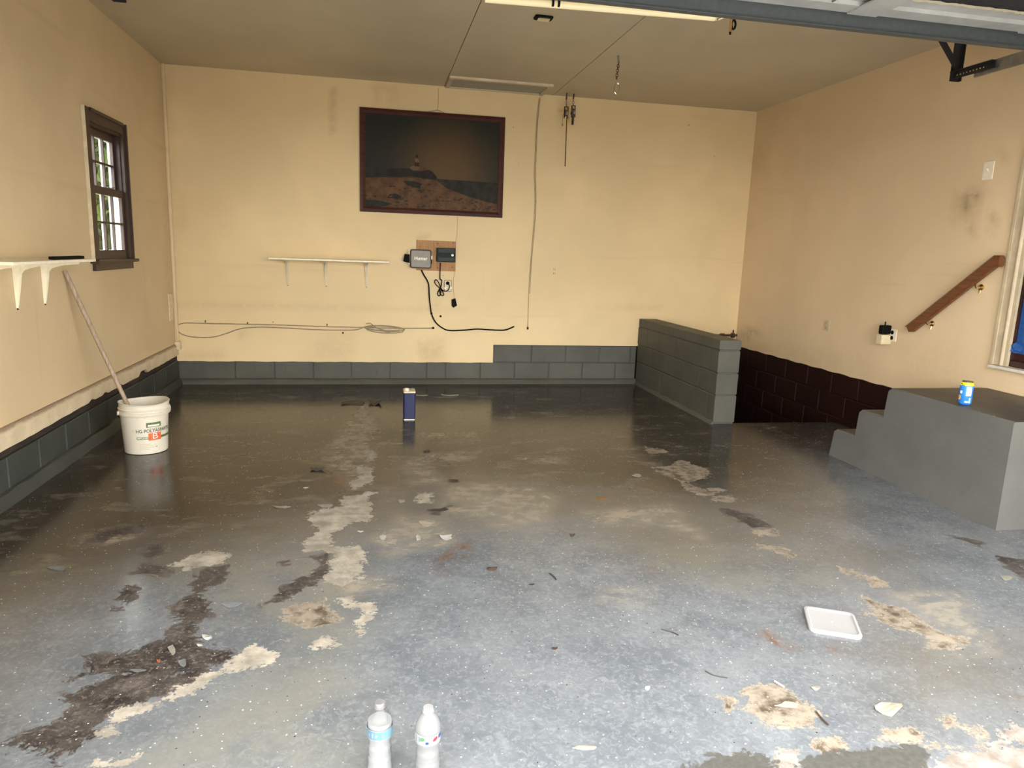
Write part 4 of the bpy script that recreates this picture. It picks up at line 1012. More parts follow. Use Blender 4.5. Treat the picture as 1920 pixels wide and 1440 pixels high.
# cables on the back wall
vc = [(1011,184),(1008,210),(1005,250),(1003,300),(1001.5,330),(1003,360),(1002.5,395),(1000,430),(996.5,470),(993.5,510),(991.5,550),(990.5,585),(989.5,614)]
o = cable('vertical_cable', vc, -.008, .0042, M_wirebeige, 'pale cable running down the back wall from the hatch corner')
m = MB(); m.tube([bk(u + 1.9, v, -.006) for u, v in vc[:-2]] , .003, 6, smooth=8); m.obj('second_strand', M_wiregrey, o)
p = bk(989.5, 615, -.01); MB().lathe([(.003, -.018), (.012, -.008), (.008, .012)], 8, mat=Matrix.Translation(p)).obj('cable_end', M_rusty, o)
cable('picture_top_wire', [(822,165),(822,185),(821,203)], -.006, .0022, M_wiregrey, 'thin wire above the picture running up to the ceiling hatch', smooth=3)
o = cable('wall_cable', [(323,614),(332,610),(340,607),(352,605.5),(390,606.5),(440,607.5),(470,608),(530,609.5),(600,612),(680,614),(740,615.5),(800,615.5),(811,615)], -.012, .0055, M_wiregrey, 'upper dusty cable stretched along the lower back wall', group='dusty cables on the back wall')
p = bk(812, 615, -.012); MB().lathe([(.003, -.014), (.012, -.004), (.012, .004), (.003, .014)], 8, mat=Matrix.Translation(p) @ Matrix.Rotation(math.pi/2, 4, 'Y')).obj('cable_end', M_black, o)
for u, v in ((385,602.5),(464,606),(613,609)):
    p = bk(u, v, -.004); MB().tube([p + Vector((0, .004, .008)), p + Vector((.002, -.012, -.006))], .005, 6).obj('staple', M_rusty, o)
cable('wall_cable', [(323,614),(332,620),(342,627),(360,631.5),(385,633),(405,631),(425,625),(445,618),(465,614.5),(500,613.5),(545,615.5),(590,618),(640,619),(670,618),(690,612),(720,619)], -.013, .0055, M_wiregrey, 'lower dusty cable that sags below the other near the corner', group='dusty cables on the back wall')
cl = MB()
for du, dv, sx, sy in ((0,0,38,5),(1,1.5,36,7),(-4,-.5,33,4)):
    cl.tube([bk(721 + du + sx * math.cos(a), 616 + dv + sy * math.sin(a) + 2.0 * math.cos(a), -.016 - .004 * abs(du)) for a in np.linspace(.3, 2 * math.pi + .1, 26)], .0048, 6)
cl.tube([bk(u, v, -.02) for u, v in ((686,607),(694,606),(702,612),(716,619),(726,623),(734,622))], .005, 6, smooth=5)
tag(cl.obj('cable_coil', M_wiregrey, None, 50), 'flattened coil of dusty cable on the lower back wall', 'cable')
jb = thing('junction_box', bk(329, 647, 0), 'small cream junction box in the back left corner above the baseboard', 'junction box')
p = bk(330, 647, -.02); MB().rbox((.003, -.075, p.z - .04), (.05, -.002, p.z + .04), .008, axis=0).obj('box', M_casing, jb, 40)
MB().tube([(.026, -.04, p.z + .04), (.024, -.03, p.z + .16)], .009, 8).obj('conduit', M_left, jb, 50)
cvp = thing('blank_cover_plate', at(319, 575, 0, 0), 'tall pale cover plate on the left wall by the back corner', 'cover plate')
a_, b_ = at(313, 549, 0, 0), at(325, 601, 0, 0)
MB().rbox((.0005, a_.y + .02, b_.z + .01), (.009, b_.y - .02, a_.z - .01), .004, axis=0).obj('plate', simple('pale_plate_paint', (.76, .62, .43), .5), cvp)
hm = MB()
for u, v in ((809, 588), (826, 593)): p = bk(u, v, -.001); hm.tube([p, p + Vector((0, -.004, 0))], .012, 8)
for u, v in ((643, 624),): p = bk(u, v, -.001); hm.tube([p, p + Vector((0, -.004, 0))], .010, 8)
hm.obj('wall_hole', M_hole, back)

# ------------------------------------------------------------------ right wall fittings
XR = W - .058
rl = thing('handrail', (XR, -2.95, 1.15), 'brown wooden handrail sloping up the right wall on two brass brackets', 'handrail')
lo_, be, en = at(1706, 617, 0, XR), at(1868, 489.5, 0, XR), at(1889, 488, 0, XR)
hwid = .036; m = MB()
def sec(p, t, n): return [p + n * a + Vector((b, 0, 0)) for a, b in ((-.036, -.012), (-.026, -.022), (.022, -.022), (.036, -.012), (.036, .012), (.022, .022), (-.026, .022), (-.036, .012))]
t1 = (be - lo_).normalized(); n1_ = Vector((0, -t1.z, t1.y)); n1_ = n1_ if n1_.z > 0 else -n1_
t2_ = Vector((0, -1, 0)); n2_ = Vector((0, 0, 1)); nb = (n1_ + n2_).normalized() / max(.5, (n1_ + n2_).normalized().dot(n2_))
lov = [lo_ + (q - lo_) for q in sec(lo_, t1, n1_)]
lov = [q + t1 * (-.026 if i in (3, 4) else (.02 if i in (0, 7) else 0)) for i, q in enumerate(lov)]
en2 = Vector((be.x, DY + .116, be.z))
m.rings([lov, sec(be, t1, nb), sec(en2, t2_, n2_)], True, True); m.obj('rail', M_rail, rl)
for (u, v), (ku, kv) in (((1734, 600), (1746, 607)), ((1827, 530), (1838, 539))):
    top = at(u, v, 0, XR); kn = at(ku, kv, 0, W - .012)
    b_ = MB().lathe([(.003, 0), (.022, .0), (.022, .008), (.012, .013), (.003, .014)], 14, mat=Matrix.Translation((W - .001, kn.y, kn.z)) @ Matrix.Rotation(-math.pi / 2, 4, 'Y'))
    o = b_.obj('rail_bracket', M_brass, rl, 40)
    MB().tube([(W - .014, kn.y, kn.z), (W - .035, kn.y + .004, kn.z - .004), (XR + .004, top.y - .005, top.z - .008)], .0065, 8, smooth=4).tube([(W - .006, kn.y, kn.z - .01), (W - .012, kn.y, kn.z - .04)], .006, 7).obj('arm', M_brass, o, 50)
    MB().box((XR - .016, top.y - .03, top.z - .012), (XR + .016, top.y + .03, top.z - .006), 0, Matrix.Translation(top) @ Matrix.Rotation(math.atan2(t1.z, t1.y), 4, 'X') @ Matrix.Translation(-top)).obj('saddle', M_brass, o)
sw = thing('light_switch', at(1853, 320, 0, W), 'white toggle light switch on the right wall above the dark smudges', 'switch')
a_, b_ = at(1848, 304, 0, W), at(1860, 336, 0, W)
MB().rbox((W - .007, b_.y - .004, b_.z), (W - .0005, a_.y + .004, a_.z), .004, axis=0).obj('plate', M_whiteplastic, sw)
cm = (a_ + b_) / 2; MB().prism([(W - .007, cm.y, cm.z - .008), (W - .007, cm.y, cm.z + .01), (W - .022, cm.y, cm.z + .012), (W - .02, cm.y, cm.z + .004)], (0, -.005, 0), (0, .01, 0)).obj('toggle', M_whiteplastic, sw)
ro = thing('wall_outlet', at(1668, 628, 0, W), 'outlet with plugged-in black and cream adapters beside the handrail', 'outlet')
a_, b_ = at(1668, 616, 0, W), at(1680, 641, 0, W); ym = (a_.y + b_.y) / 2; zm = (a_.z + b_.z) / 2
MB().rbox((W - .007, b_.y - .001, b_.z), (W - .0005, a_.y + .001, a_.z), .004, axis=0).obj('plate', M_whiteplastic, ro)
for s_ in (-1, 1): MB().lathe([(.002, 0), (.016, 0), (.016, .002), (.002, .003)], 14, mat=Matrix.Translation((W - .007, ym, zm + s_ * .021)) @ Matrix.Rotation(-math.pi / 2, 4, 'Y')).obj('receptacle', M_black, ro, 40)
a_ = at(1664, 614, 0, W - .05); MB().rbox((W - .08, ym + .018, zm + .004), (W - .0005, ym + .066, zm + .072), .01, axis=0).tube([(W - .045, ym + .042, zm + .07), (W - .045, ym + .042, zm + .10)], .005, 6).obj('black_adapter', M_black, ro, 40)
MB().rbox((W - .085, ym + .012, zm - .075), (W - .0005, ym + .07, zm + .0), .004, axis=0).obj('cream_adapter', M_creamplastic, ro, 40)
ro2 = thing('wall_outlet', at(1550, 610, 0, W), 'small cream outlet plate low on the right wall over the stairwell', 'outlet')
a_, b_ = at(1546, 599, 0, W), at(1554, 621, 0, W)
MB().rbox((W - .006, b_.y - .003, b_.z), (W - .0005, a_.y + .003, a_.z), .004, axis=0).obj('plate', simple('aged_cream_plate', (.56, .46, .30), .5), ro2)
ym = (a_.y + b_.y) / 2; zm = (a_.z + b_.z) / 2
for s_ in (-1, 1): MB().box((W - .0075, ym - .012, zm + s_ * .022 - .012), (W - .0062, ym + .012, zm + s_ * .022 + .012)).obj('receptacle', simple('dull_cream', (.42, .33, .2), .5), ro2)

# ------------------------------------------------------------------ bucket and stick
BX, BY = .392, -2.335
M_bucket = NT('scuffed_white_bucket'); _v = M_bucket.obj(); _n = M_bucket.noise(_v, 22, 5, .7)
M_bucket.set(col=M_bucket.mix(M_bucket.ramp(_n, .56, .76, 0, .5), (.66, .61, .50), (.38, .30, .20)), rough=.4, sss=.0); M_bucket = M_bucket.m
bu = thing('bucket', (BX, BY, 0), 'white plastic bucket with green and orange printing on the floor by the left wall', 'bucket')
T_ = Matrix.Translation((BX, BY, 0))
spa = math.radians(-8)
def lip(r, z, a):
    k = math.exp(-((a - spa + math.pi) % (2 * math.pi) - math.pi) ** 2 / .10) * max(0, (z - .25) / .08)
    return r * (1 + .07 * k), z + .006 * k + (.006 * math.cos(2 * (a - .6)) * max(0, (z - .26) / .07))
zt = .332
prof = [(.118, .0), (.127, .004), (.129, .02), (.141, .250), (.153, .253), (.1555, .258), (.1555, .270), (.152, .274), (.1455, .277), (.1455, .284), (.151, .287), (.152, .292), (.148, .296), (.1455, .299), (.1455, .322), (.149, .326), (.1495, .330), (.147, zt), (.142, zt - .002), (.139, .25), (.128, .012), (.118, .008)]
MB().lathe(prof, 56, mat=T_, fn=lip).obj('shell', M_bucket, bu, 35)
tocam = math.atan2(CAM.y - BY, CAM.x - BX)
def onbucket(ang, z, off=.0012):
    r = .129 + (.141 - .129) * (z - .02) / .235 + off
    return Vector((BX + r * math.cos(ang), BY + r * math.sin(ang), z))
M_gprint = simple('green_print', (.10, .15, .05), .5); M_oprint = simple('orange_print', (.62, .12, .04), .5); M_wprint = simple('white_print', (.72, .70, .64), .5); M_dprint = simple('dark_print', (.06, .07, .04), .5)
def wrap_rect(m, a0, a1, z0, z1, off, n=10, mi=0, slope=0.0):
    vs = []
    for k in range(n + 1):
        a = a0 + (a1 - a0) * k / n
        vs += [onbucket(a, z0 + slope * k / n, off), onbucket(a, z1 + slope * k / n, off)]
    m.add(vs, [(2*k, 2*k+2, 2*k+3, 2*k+1) for k in range(n)], mi)
A0 = tocam - math.radians(20)
lb = MB(); wrap_rect(lb, A0 + math.radians(22), A0 + math.radians(60), .182, .212, .0010, mi=0)
lb.add([onbucket(A0 + math.radians(22 + 38 * k / 8), .182 - .010 * math.sin(math.pi * k / 8), .0010) for k in range(9)], [tuple(range(9))], 0)
wrap_rect(lb, A0 + math.radians(26), A0 + math.radians(56), .186, .198, .0016, mi=1)
lb.obj('green_label', [M_gprint, M_wprint], bu)
def wrap_text(txt, size, ang, z, mat, off, sx=1.0):
    vs, fs = text_mesh(txt, size, .0 if len(txt) == 1 else .02); m = MB()
    m.add([onbucket(ang + p.x * sx / .137, z + p.y, off) for p in vs], fs); return m.obj('lettering', mat, bu)
wrap_text('HG POLYASPARTIC', .031, A0 + math.radians(45), .157, M_dprint, .0012, .88)
st_ = MB(); wrap_rect(st_, A0 - math.radians(4), A0 + math.radians(120), .103, .119, .0009, 24); st_.obj('green_stripe', M_gprint, bu)
wrap_text('COMPONENT', .013, A0 + math.radians(11), .111, M_wprint, .0014, 1.3)
sq = MB(); wrap_rect(sq, A0 + math.radians(26), A0 + math.radians(60), .094, .142, .0016); sq.obj('orange_square', M_oprint, bu)
wrap_text('B', .054, A0 + math.radians(43), .120, M_wprint, .0022, 1.25)
sm = MB()
for k in range(4): wrap_rect(sm, A0 + math.radians(2), A0 + math.radians(30 + 7 * (k % 3)), .070 - k * .011, .0715 - k * .011, .0012, 5)
wrap_rect(sm, A0 + math.radians(44), A0 + math.radians(48), .046, .054, .0012, 2)
sm.obj('fine_print', simple('faint_print', (.36, .34, .25), .6), bu)
ha = tocam - math.radians(74)
for aa in (ha, ha + math.pi):
    p = Vector((BX + .150 * math.cos(aa), BY + .150 * math.sin(aa), .268))
    MB().lathe([(.004, 0), (.014, 0), (.014, .010), (.004, .012)], 10, mat=Matrix.Translation(p) @ Matrix.Rotation(aa, 4, 'Z') @ Matrix.Rotation(math.pi / 2, 4, 'Y')).obj('handle_ear', M_bucket, bu, 40)
pts = []
for k in range(21):
    a = math.pi * k / 20
    base = Vector((.158 * math.cos(a), .158 * math.sin(a), 0))
    pts.append(Vector((BX, BY, 0)) + Matrix.Rotation(ha, 3, 'Z') @ Vector((base.x, -base.y * 1.06, .268 - .10 * math.sin(a))))
MB().tube(pts, .0022, 6).obj('handle', M_steel, bu, 50)
p_top = at(121, 508, 0, .012); p_rim = at(236, 752, 1, BY + .02)
d = (p_rim - p_top)
p_bot = p_top + d * ((p_top.z - .035) / (p_top.z - p_rim.z))
p_bot = Vector((min(p_bot.x, BX - .02), p_bot.y, .035))
sk = MB().tube([p_top, p_top + (p_bot - p_top) * .5, p_bot], .0135, 10)
tag(sk.obj('wooden_stick', M_stick, None, 50), 'long weathered wooden stick standing in the white bucket and leaning on the wall', 'stick')

# ------------------------------------------------------------------ blue can
CXn, CYn = 2.143, -1.545
M_navy = NT('navy_can_print'); _v = M_navy.obj()
_n = M_navy.noise(M_navy.mapping(_v, scale=(14, 14, 5)), 1.2, 4)
M_navy.set(col=M_navy.mix(M_navy.ramp(_n, .52, .68, 0, .55), (.004, .006, .050), (.018, .020, .062)), rough=.35, spec=.25); M_navy = M_navy.m
cn = thing('solvent_can', (CXn, CYn, 0), 'navy blue rectangular metal can with a white top on the far floor', 'can')
MB().rbox((CXn - .047, CYn - .05, .008), (CXn + .047, CYn + .085, .222), .008, axis=2, seg=4).obj('body', M_navy, cn, 40)
MB().rbox((CXn - .044, CYn - .048, .0), (CXn + .044, CYn + .083, .008), .008, axis=2, seg=4).obj('base_rim', M_whiteplastic, cn, 40)
MB().rbox((CXn - .048, CYn - .051, .222), (CXn + .048, CYn + .086, .238), .008, axis=2, seg=4).obj('top', M_creamplastic, cn, 40)
MB().lathe([(.015, .238), (.018, .239), (.018, .256), (.016, .259), (.002, .26)], 16, mat=Matrix.Translation((CXn - .022, CYn - .02, 0))).obj('cap', M_whiteplastic, cn, 40)
MB().tube([(CXn + .0, CYn + .01, .237), (CXn + .012, CYn + .02, .247), (CXn + .03, CYn + .05, .247), (CXn + .034, CYn + .065, .237)], .004, 6, smooth=4).obj('handle', M_steel, cn, 50)

# ------------------------------------------------------------------ drinks can on the landing
BCX, BCY, BZ = 5.197, -3.79, .5945
bc = thing('drink_can', (BCX, BCY, BZ), 'blue and yellow tall drinks can on the edge of the landing', 'can')
Tb = Matrix.Translation((BCX, BCY, BZ))
r_ = .0345
M_cblue = simple('bright_blue_can', (.03, .20, .62), .25, var=.15, scale=20)
tocb = math.atan2(CAM.y - BCY, CAM.x - BCX)
MB().lathe([(.024, .0), (.028, .002), (r_, .012), (r_, .113)], 28, mat=Tb, cap1=False).obj('body', M_cblue, bc, 40)
MB().lathe([(r_ + .0002, .1125), (r_ + .0002, .117), (.0305, .129), (.0285, .131)], 28, mat=Tb, cap0=False, cap1=False).obj('yellow_shoulder', simple('yellow_can', (.72, .62, .03), .25), bc, 40)
MB().lathe([(.0285, .131), (.0295, .134), (.0285, .136), (.026, .133), (.002, .132)], 28, mat=Tb, cap0=False).obj('lid', M_chrome, bc, 40)
def canpatch(m, a0, a1, z0, z1, off=.0005, n=6, mi=0):
    vs = []
    for k in range(n + 1):
        a = a0 + (a1 - a0) * k / n
        for z in (z0, z1): vs.append((BCX + (r_ + off) * math.cos(a), BCY + (r_ + off) * math.sin(a), BZ + z))
    m.add(vs, [(2*k, 2*k+2, 2*k+3, 2*k+1) for k in range(n)], mi)
m = MB(); canpatch(m, tocb + .02, tocb + .85, .055, .107)
for k in range(6): canpatch(m, tocb + .12, tocb + .75, .060 + k * .0075, .0625 + k * .0075, .0009, mi=1)
m.obj('nutrition_panel', [M_wprint, simple('panel_lines', (.30, .32, .42), .5)], bc)
m = MB(); canpatch(m, tocb - .05, tocb + .5, .016, .026); canpatch(m, tocb + .55, tocb + .85, .014, .044, .0005, 3); m.obj('pale_label', simple('pale_blue_print', (.35, .55, .75), .4), bc)
m = MB()
cc = tocb - 1.05
m.add([(BCX + (r_ + .0006) * math.cos(cc + .38 * math.cos(t)), BCY + (r_ + .0006) * math.sin(cc + .38 * math.cos(t)), BZ + .042 + .015 * math.sin(t)) for t in np.linspace(0, 2 * math.pi, 15)[:-1]], [tuple(range(14))])
m.obj('fruit_print', simple('orange_fruit_print', (.75, .42, .05), .4), bc)
m = MB(); canpatch(m, tocb - .95, tocb - .55, .066, .082); m.obj('white_print', M_wprint, bc)
m = MB(); canpatch(m, tocb - 1.1, tocb - .7, .118, .123, -.001, 4); canpatch(m, tocb - .75, tocb - .3, .1135, .1175, .0012, 4); m.obj('brown_print', M_hole, bc)

# ------------------------------------------------------------------ white square lid on the floor
q = [fl(*p) for p in ((1509, 1138), (1602, 1157), (1614, 1200), (1515, 1190))]
lc = sum(q, Vector()) / 4
e1 = ((q[1] - q[0]) + (q[2] - q[3])).normalized(); ang = math.atan2(e1.y, e1.x)
ld = thing('square_lid', (lc.x, lc.y, 0), 'white square plastic lid lying on the floor at right', 'lid')
Tl = Matrix.Translation((lc.x, lc.y, 0)) @ Matrix.Rotation(ang, 4, 'Z') @ Matrix.Rotation(math.radians(1.2), 4, 'X')
hs = .093
m = MB()
def rsq(h, r, z, seg=6):
    out = []
    for st0, (sx, sy) in enumerate(((1,1),(-1,1),(-1,-1),(1,-1))):
        for k in range(seg + 1):
            an = math.pi / 2 * (st0 + k / seg); out.append(Vector((sx * (h - r) + r * math.cos(an), sy * (h - r) + r * math.sin(an), z)))
    return out
m.rings([rsq(hs, .026, .002), rsq(hs + .001, .026, .010), rsq(hs - .001, .025, .0145), rsq(hs - .010, .021, .0155), rsq(hs - .014, .018, .0105), rsq(hs - .018, .016, .010)], True, True, 0, Tl)
m.obj('lid', simple('translucent_white_lid', (.27, .27, .272), .35, var=.03), ld, 50)
m = MB(); m.lathe([(.004, .0102), (.004, .0106), (.0015, .0108)], 10, mat=Tl); m.obj('mould_mark', M_whiteplastic, ld)

# ------------------------------------------------------------------ water bottles
def bottle(cx, cy, label, frosted, lab):
    t = thing('water_bottle', (cx, cy, 0), label, 'bottle', 'water bottles on the floor')
    T = Matrix.Translation((cx, cy, 0))
    R = .0325
    prof = [(.004, .004), (.022, .003), (.030, .0), (.0325, .008), (.0325, .022)]
    for k in range(5):
        z = .026 + k * .013
        prof += [(.0318 - .001 * (k > 2), z), (.0298 - .0022 * (k in (2, 3, 4)), z + .0065)]
    prof += [(.0285, .096), (.0295, .104), (.0322, .112), (.0326, .118), (.0318, .120), (.0318, .140), (.0326, .142), (.0328, .148), (.0318, .155), (.0285, .166), (.0235, .177), (.0175, .186), (.0130, .191), (.0125, .193)]
    cap = [(.0148, .193), (.0148, .1955), (.0130, .196), (.0130, .2045), (.0118, .2062), (.002, .2065)]
    M1 = NT('bottle_plastic_' + ('frosted' if frosted else 'clear'))
    if frosted: M1.set(col=(.25, .255, .26), rough=.4, trans=.45, ior=1.15)
    else:
        g_ = M1.node('ShaderNodeBsdfGlossy', {'Color': (1, 1, 1), 'Roughness': .12}); t_ = M1.node('ShaderNodeBsdfTransparent', {'Color': (.93, .94, .95)})
        lw = M1.node('ShaderNodeLayerWeight', {'Blend': .25}).outputs['Facing']
        mx = M1.node('ShaderNodeMixShader', {0: M1.ramp(lw, .35, 1.0, .02, .30), 1: t_.outputs[0], 2: g_.outputs[0]}); M1.L.new(mx.outputs[0], M1.out.inputs[0])
    MB().lathe(prof, 40, mat=T, cap1=True).obj('shell', M1.m, t, 60)
    ws = [(r - .0012, z + .0008) for r, z in prof if z < (.160 if not frosted else .186)]
    MB().lathe(ws, 40, mat=T).obj('water', simple('icy_water' + str(frosted), (.30, .304, .306), .3, var=.05, trans=.35, ior=1.2), t, 60)
    MB().lathe(cap, 28, mat=T, fn=lambda r, z, a: (r * (1 + (.02 * math.cos(14 * a) if r > .0129 and z > .1959 else 0)), z)).obj('cap', simple('cap_white', (.22, .22, .22), .35) if frosted else simple('cap_grey_white', (.13, .13, .13), .35), t, 40)
    ta = math.atan2(CAM.y - cy, CAM.x - cx)
    def patch(m, a0, a1, z0, z1, off, mi=0, n=24):
        vs = []
        for k in range(n + 1):
            a = a0 + (a1 - a0) * k / n
            for z in (z0, z1): vs.append((cx + (.0322 + off) * math.cos(a), cy + (.0322 + off) * math.sin(a), z))
        m.add(vs, [(2*k, 2*k+2, 2*k+3, 2*k+1) for k in range(n)], mi)
    def disc(m, a0, z0, ra, rz, off, mi, tilt=0):
        m.add([(cx + (.0322 + off) * math.cos(a0 + (ra * math.cos(q) + tilt * rz * math.sin(q)) / .0322), cy + (.0322 + off) * math.sin(a0 + (ra * math.cos(q) + tilt * rz * math.sin(q)) / .0322), z0 + rz * math.sin(q)) for q in np.linspace(0, 2 * math.pi, 17)[:-1]], [tuple(range(16))], mi)
    m = MB(); patch(m, 0, 2 * math.pi, .1165, .1435, .0009, 0, 48)
    if lab == 'blue':
        patch(m, ta - 1.6, ta + 1.6, .1185, .1415, .0012, 1, 30); patch(m, ta + .15, ta + 1.6, .1185, .1415, .0014, 2, 20)
        vs, fs = text_mesh('WATER', .0135)
        m.add([(cx + .0335 * math.cos(ta - .65 + p.x / .0335), cy + .0335 * math.sin(ta - .65 + p.x / .0335), .1305 + p.y) for p in vs], fs, 3) if False else None
        for k in range(4): patch(m, ta - 1.25 + k * .3, ta - 1.1 + k * .3, .1235 + .002 * (k % 2), .137 - .003 * (k % 2), .0016, 3, 3)
        mats_ = [simple('white_label', (.20, .212, .218), .4), simple('sky_blue_label', (.065, .135, .20), .4), simple('light_blue_label', (.085, .165, .22), .4), simple('blue_letter_print', (.15, .19, .22), .4)]
    else:
        disc(m, ta - .45, .1335, .0062, .0055, .0013, 1, .3); disc(m, ta - .05, .1245, .0045, .0038, .0013, 2); disc(m, ta + .62, .1325, .0065, .0058, .0013, 3, .5)
        patch(m, ta + .95, ta + 1.4, .129, .140, .0013, 2, 5); patch(m, ta - 1.1, ta - 1.0, .122, .139, .0013, 4, 2); patch(m, ta + .05, ta + .35, .1305, .1318, .0013, 4, 4); patch(m, ta - .8, ta - .65, .125, .139, .0013, 4, 2)
        mats_ = [simple('white_label_b', (.20, .212, .218), .4), simple('green_dot', (.05, .15, .06), .4), simple('blue_dot', (.015, .04, .14), .4), simple('red_dot', (.18, .02, .03), .4), simple('grey_blue_print', (.11, .15, .18), .4)]
    m.obj('label', mats_, t)
p = at(712, 1318, 2, .203); bottle(p.x, p.y, 'clear water bottle with a pale blue label, left of two on the floor', False, 'blue')
p = at(803, 1327, 2, .203); bottle(p.x, p.y, 'frosted water bottle with green, blue and red label dots, right of two', True, 'dots')

# ------------------------------------------------------------------ loose flakes, leaves and sticks on the floor
FM = {k: simple('flake_' + k, c, .6, var=.2, scale=25) for k, c in dict(white=(.36, .345, .32), cream=(.30, .265, .20), grey=(.12, .125, .125), bluegrey=(.15, .16, .18), dark=(.03, .026, .022), tan=(.20, .095, .035), orange=(.30, .10, .03), brown=(.045, .025, .015), beige=(.22, .205, .175)).items()}
def flake(u, v, w, h, mat, label, name='paint_flake', cat='paint flake', group='loose paint flakes on the floor', curl=.004, seed=None):
    rr = random.Random(seed if seed is not None else int(u * 7 + v))
    c = fl(u, v); ex = fl(u + w / 2, v) - c; ey = fl(u, v - h / 2) - c
    n_ = 9; pts = []
    for i in range(n_):
        a = 2 * math.pi * i / n_ + rr.uniform(-.25, .25); q = rr.uniform(.6, 1.15)
        pts.append((math.cos(a) * q, math.sin(a) * q))
    vs = []
    ins = [(x * .5, y * .5) for x, y in pts]
    L = ex.length
    def P(x, y, lift): 
        return c + ex * x + ey * y + Vector((0, 0, .0012 + lift + curl * (x * x) * .8))
    vs = [P(x, y, 0) for x, y in pts] + [P(x, y, .0006) for x, y in ins] + [P(x, y, -.001) + Vector((0, 0, 0)) for x, y in pts]
    fs = [tuple(range(n_, 2 * n_))] + [(i, (i+1) % n_, n_ + (i+1) % n_, n_ + i) for i in range(n_)] + [(2*n_ + i, 2*n_ + (i+1) % n_, (i+1) % n_, i) for i in range(n_)] + [tuple(reversed(range(2*n_, 3*n_)))]
    m = MB().add(vs, fs); o = m.obj(name, FM[mat]); tag(o, label, cat, group); return o
flake(836, 1008, 24, 13, 'white', 'bright white paint flake in the middle of the floor', curl=.008)
flake(800, 982, 34, 9, 'cream', 'leaf-shaped cream paint flake above the bright white one', curl=.006)
flake(785, 1009, 12, 11, 'white', 'upright little white flake left of the bright white one', curl=.006)
flake(718, 1008, 14, 10, 'white', 'small white flake right of the long pale stain', curl=.004)
flake(731, 1013, 18, 9, 'beige', 'small beige flake touching the white one beside the pale stain', curl=.003)
flake(676, 997, 12, 4, 'white', 'thin pale flake on the edge of the long pale stain')
flake(1128, 935, 26, 7, 'tan', 'tan leaf strip lying in the middle of the far floor', 'dry_leaf', 'leaf', 'dry leaves on the floor', .006)
flake(430, 1133, 48, 12, 'bluegrey', 'long blue-grey paint flake beside the dark stain', curl=.006)
flake(323, 1219, 17, 20, 'beige', 'rounded grey-beige flake on the big dark stain', curl=.005)
flake(343, 1243, 17, 16, 'grey', 'three-cornered grey flake on the big dark stain', curl=.004)
flake(258, 1257, 32, 7, 'grey', 'narrow grey flake lying across the big dark stain', curl=.003)
flake(297, 1240, 8, 7, 'orange', 'tiny orange leaf scrap on the big dark stain', 'dry_leaf', 'leaf', 'dry leaves on the floor')
flake(106, 1066, 36, 10, 'grey', 'dull grey flake on the left floor near the sheen', curl=.006)
flake(389, 1196, 20, 14, 'white', 'crumpled pale flake right of the big dark stain', curl=.008)
flake(375, 1210, 12, 6, 'white', 'small white flake beside the crumpled pale one')
flake(1096, 1403, 44, 9, 'cream', 'straight cream strip of flake near the bottom edge', curl=.002)
flake(1663, 1330, 58, 26, 'cream', 'large cream flake with a curled tip at lower right', curl=.010)
flake(1480, 1323, 54, 15, 'cream', 'long cream flake lying on the brown bare patch', curl=.006)
flake(1469, 1365, 34, 6, 'cream', 'tan sliver of flake below the brown bare patch', curl=.003)
flake(1531, 1291, 20, 9, 'beige', 'oval beige flake above the large cream one')
flake(1886, 1083, 28, 10, 'beige', 'pale flake at the right edge below the steps')
flake(1214, 1291, 11, 9, 'white', 'little white flake left of the brown bare patch')
flake(573, 915, 12, 3, 'white', 'small white sliver on the brown far floor')
flake(753, 940, 14, 6, 'cream', 'small cream sliver above the leaf-shaped flake')
flake(595, 881, 30, 7, 'dark', 'dark curled paint sliver on the brown far floor', curl=.02)
flake(703, 756, 32, 10, 'brown', 'dark curled sheet of paint by the far wall, left of the blue can', curl=.06)
flake(665, 757, 54, 9, 'brown', 'brown paint sheet beside the dark curled one, left of the blue can', curl=.015)
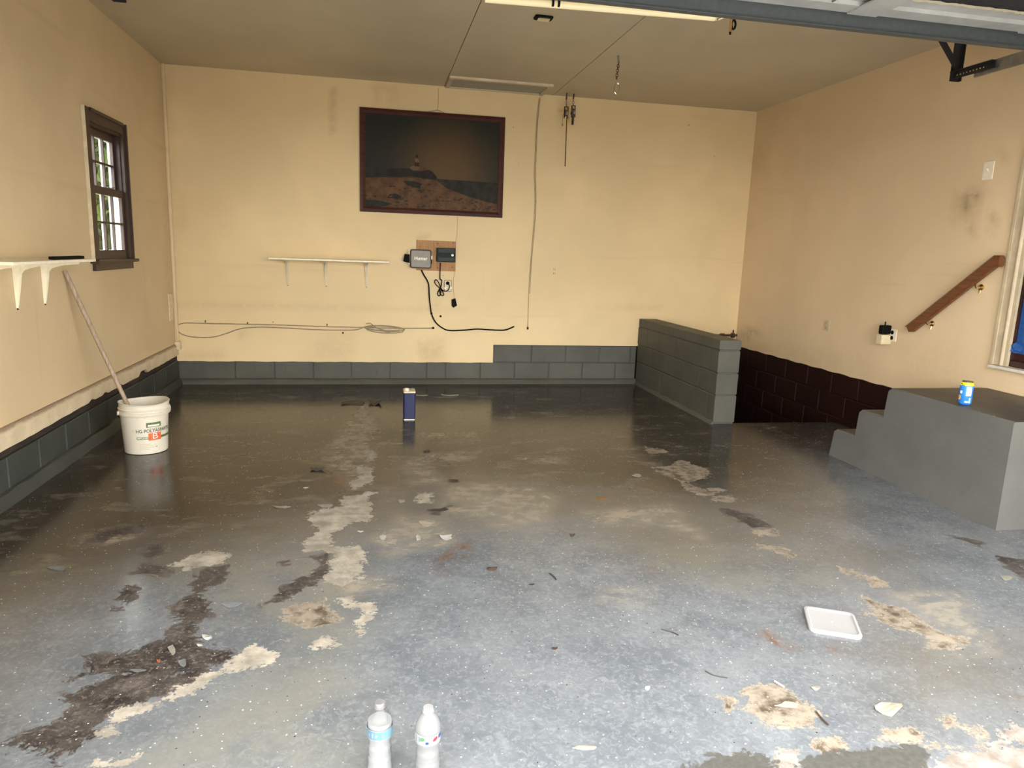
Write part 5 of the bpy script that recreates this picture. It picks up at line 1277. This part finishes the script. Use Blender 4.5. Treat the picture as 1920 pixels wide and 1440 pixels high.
flake(820, 957, 40, 7, 'dark', 'dark flake sliver above the white flakes, centre floor', curl=.008)
flake(530, 951, 40, 5, 'beige', 'thin dull flake left of the pale snaking stain', curl=.006)
flake(610, 949, 36, 7, 'beige', 'beige flake on the left edge of the pale snaking stain', curl=.008)
flake(1195, 892, 20, 6, 'beige', 'pale flake left of the tan bare patch', curl=.008)
flake(800, 847, 14, 5, 'dark', 'short dark flake below the blue can', curl=.01)
flake(852, 902, 22, 6, 'brown', 'brown flake on the dusty middle floor', curl=.006)
flake(922, 1067, 20, 9, 'brown', 'crumbled dark leaf in the middle of the floor', 'dry_leaf', 'leaf', 'dry leaves on the floor', .010)
flake(1040, 1216, 13, 6, 'brown', 'small dark brown leaf on the near floor', 'dry_leaf', 'leaf', 'dry leaves on the floor', .006)
flake(1073, 1004, 10, 5, 'brown', 'curled brown leaf scrap right of centre', 'dry_leaf', 'leaf', 'dry leaves on the floor', .012)
flake(997, 1096, 14, 4, 'dark', 'flat dark scrap near the black twigs', 'dry_leaf', 'leaf', 'dry leaves on the floor')
def twig(pts, r, mat, label):
    m = MB(); m.tube([fl(u, v) + Vector((0, 0, r + .0005)) for u, v in pts], r, 6, smooth=4)
    tag(m.obj('twig', FM[mat], None, 50), label, 'twig', 'twigs on the floor')
twig([(1240,1181),(1250,1184),(1262,1187),(1272,1192)], .0022, 'dark', 'bent black twig left of the white lid')
twig([(1322,1259),(1335,1266),(1350,1270),(1364,1272)], .0018, 'dark', 'thin black twig above the brown bare patch')
twig([(1030,1076),(1036,1080),(1043,1088)], .0028, 'dark', 'short black twig in the middle of the floor')
twig([(1452,1279),(1460,1284),(1470,1290)], .0035, 'white', 'short white stick above the brown bare patch')
twig([(1530,1336),(1537,1345),(1545,1354),(1553,1361)], .0028, 'brown', 'brown twig right of the brown bare patch')
twig([(780,741),(790,742),(802,741.5)], .003, 'cream', 'pale straw right of the blue can')
twig([(827,740),(840,742),(860,741)], .003, 'cream', 'second pale straw farther right of the blue can')
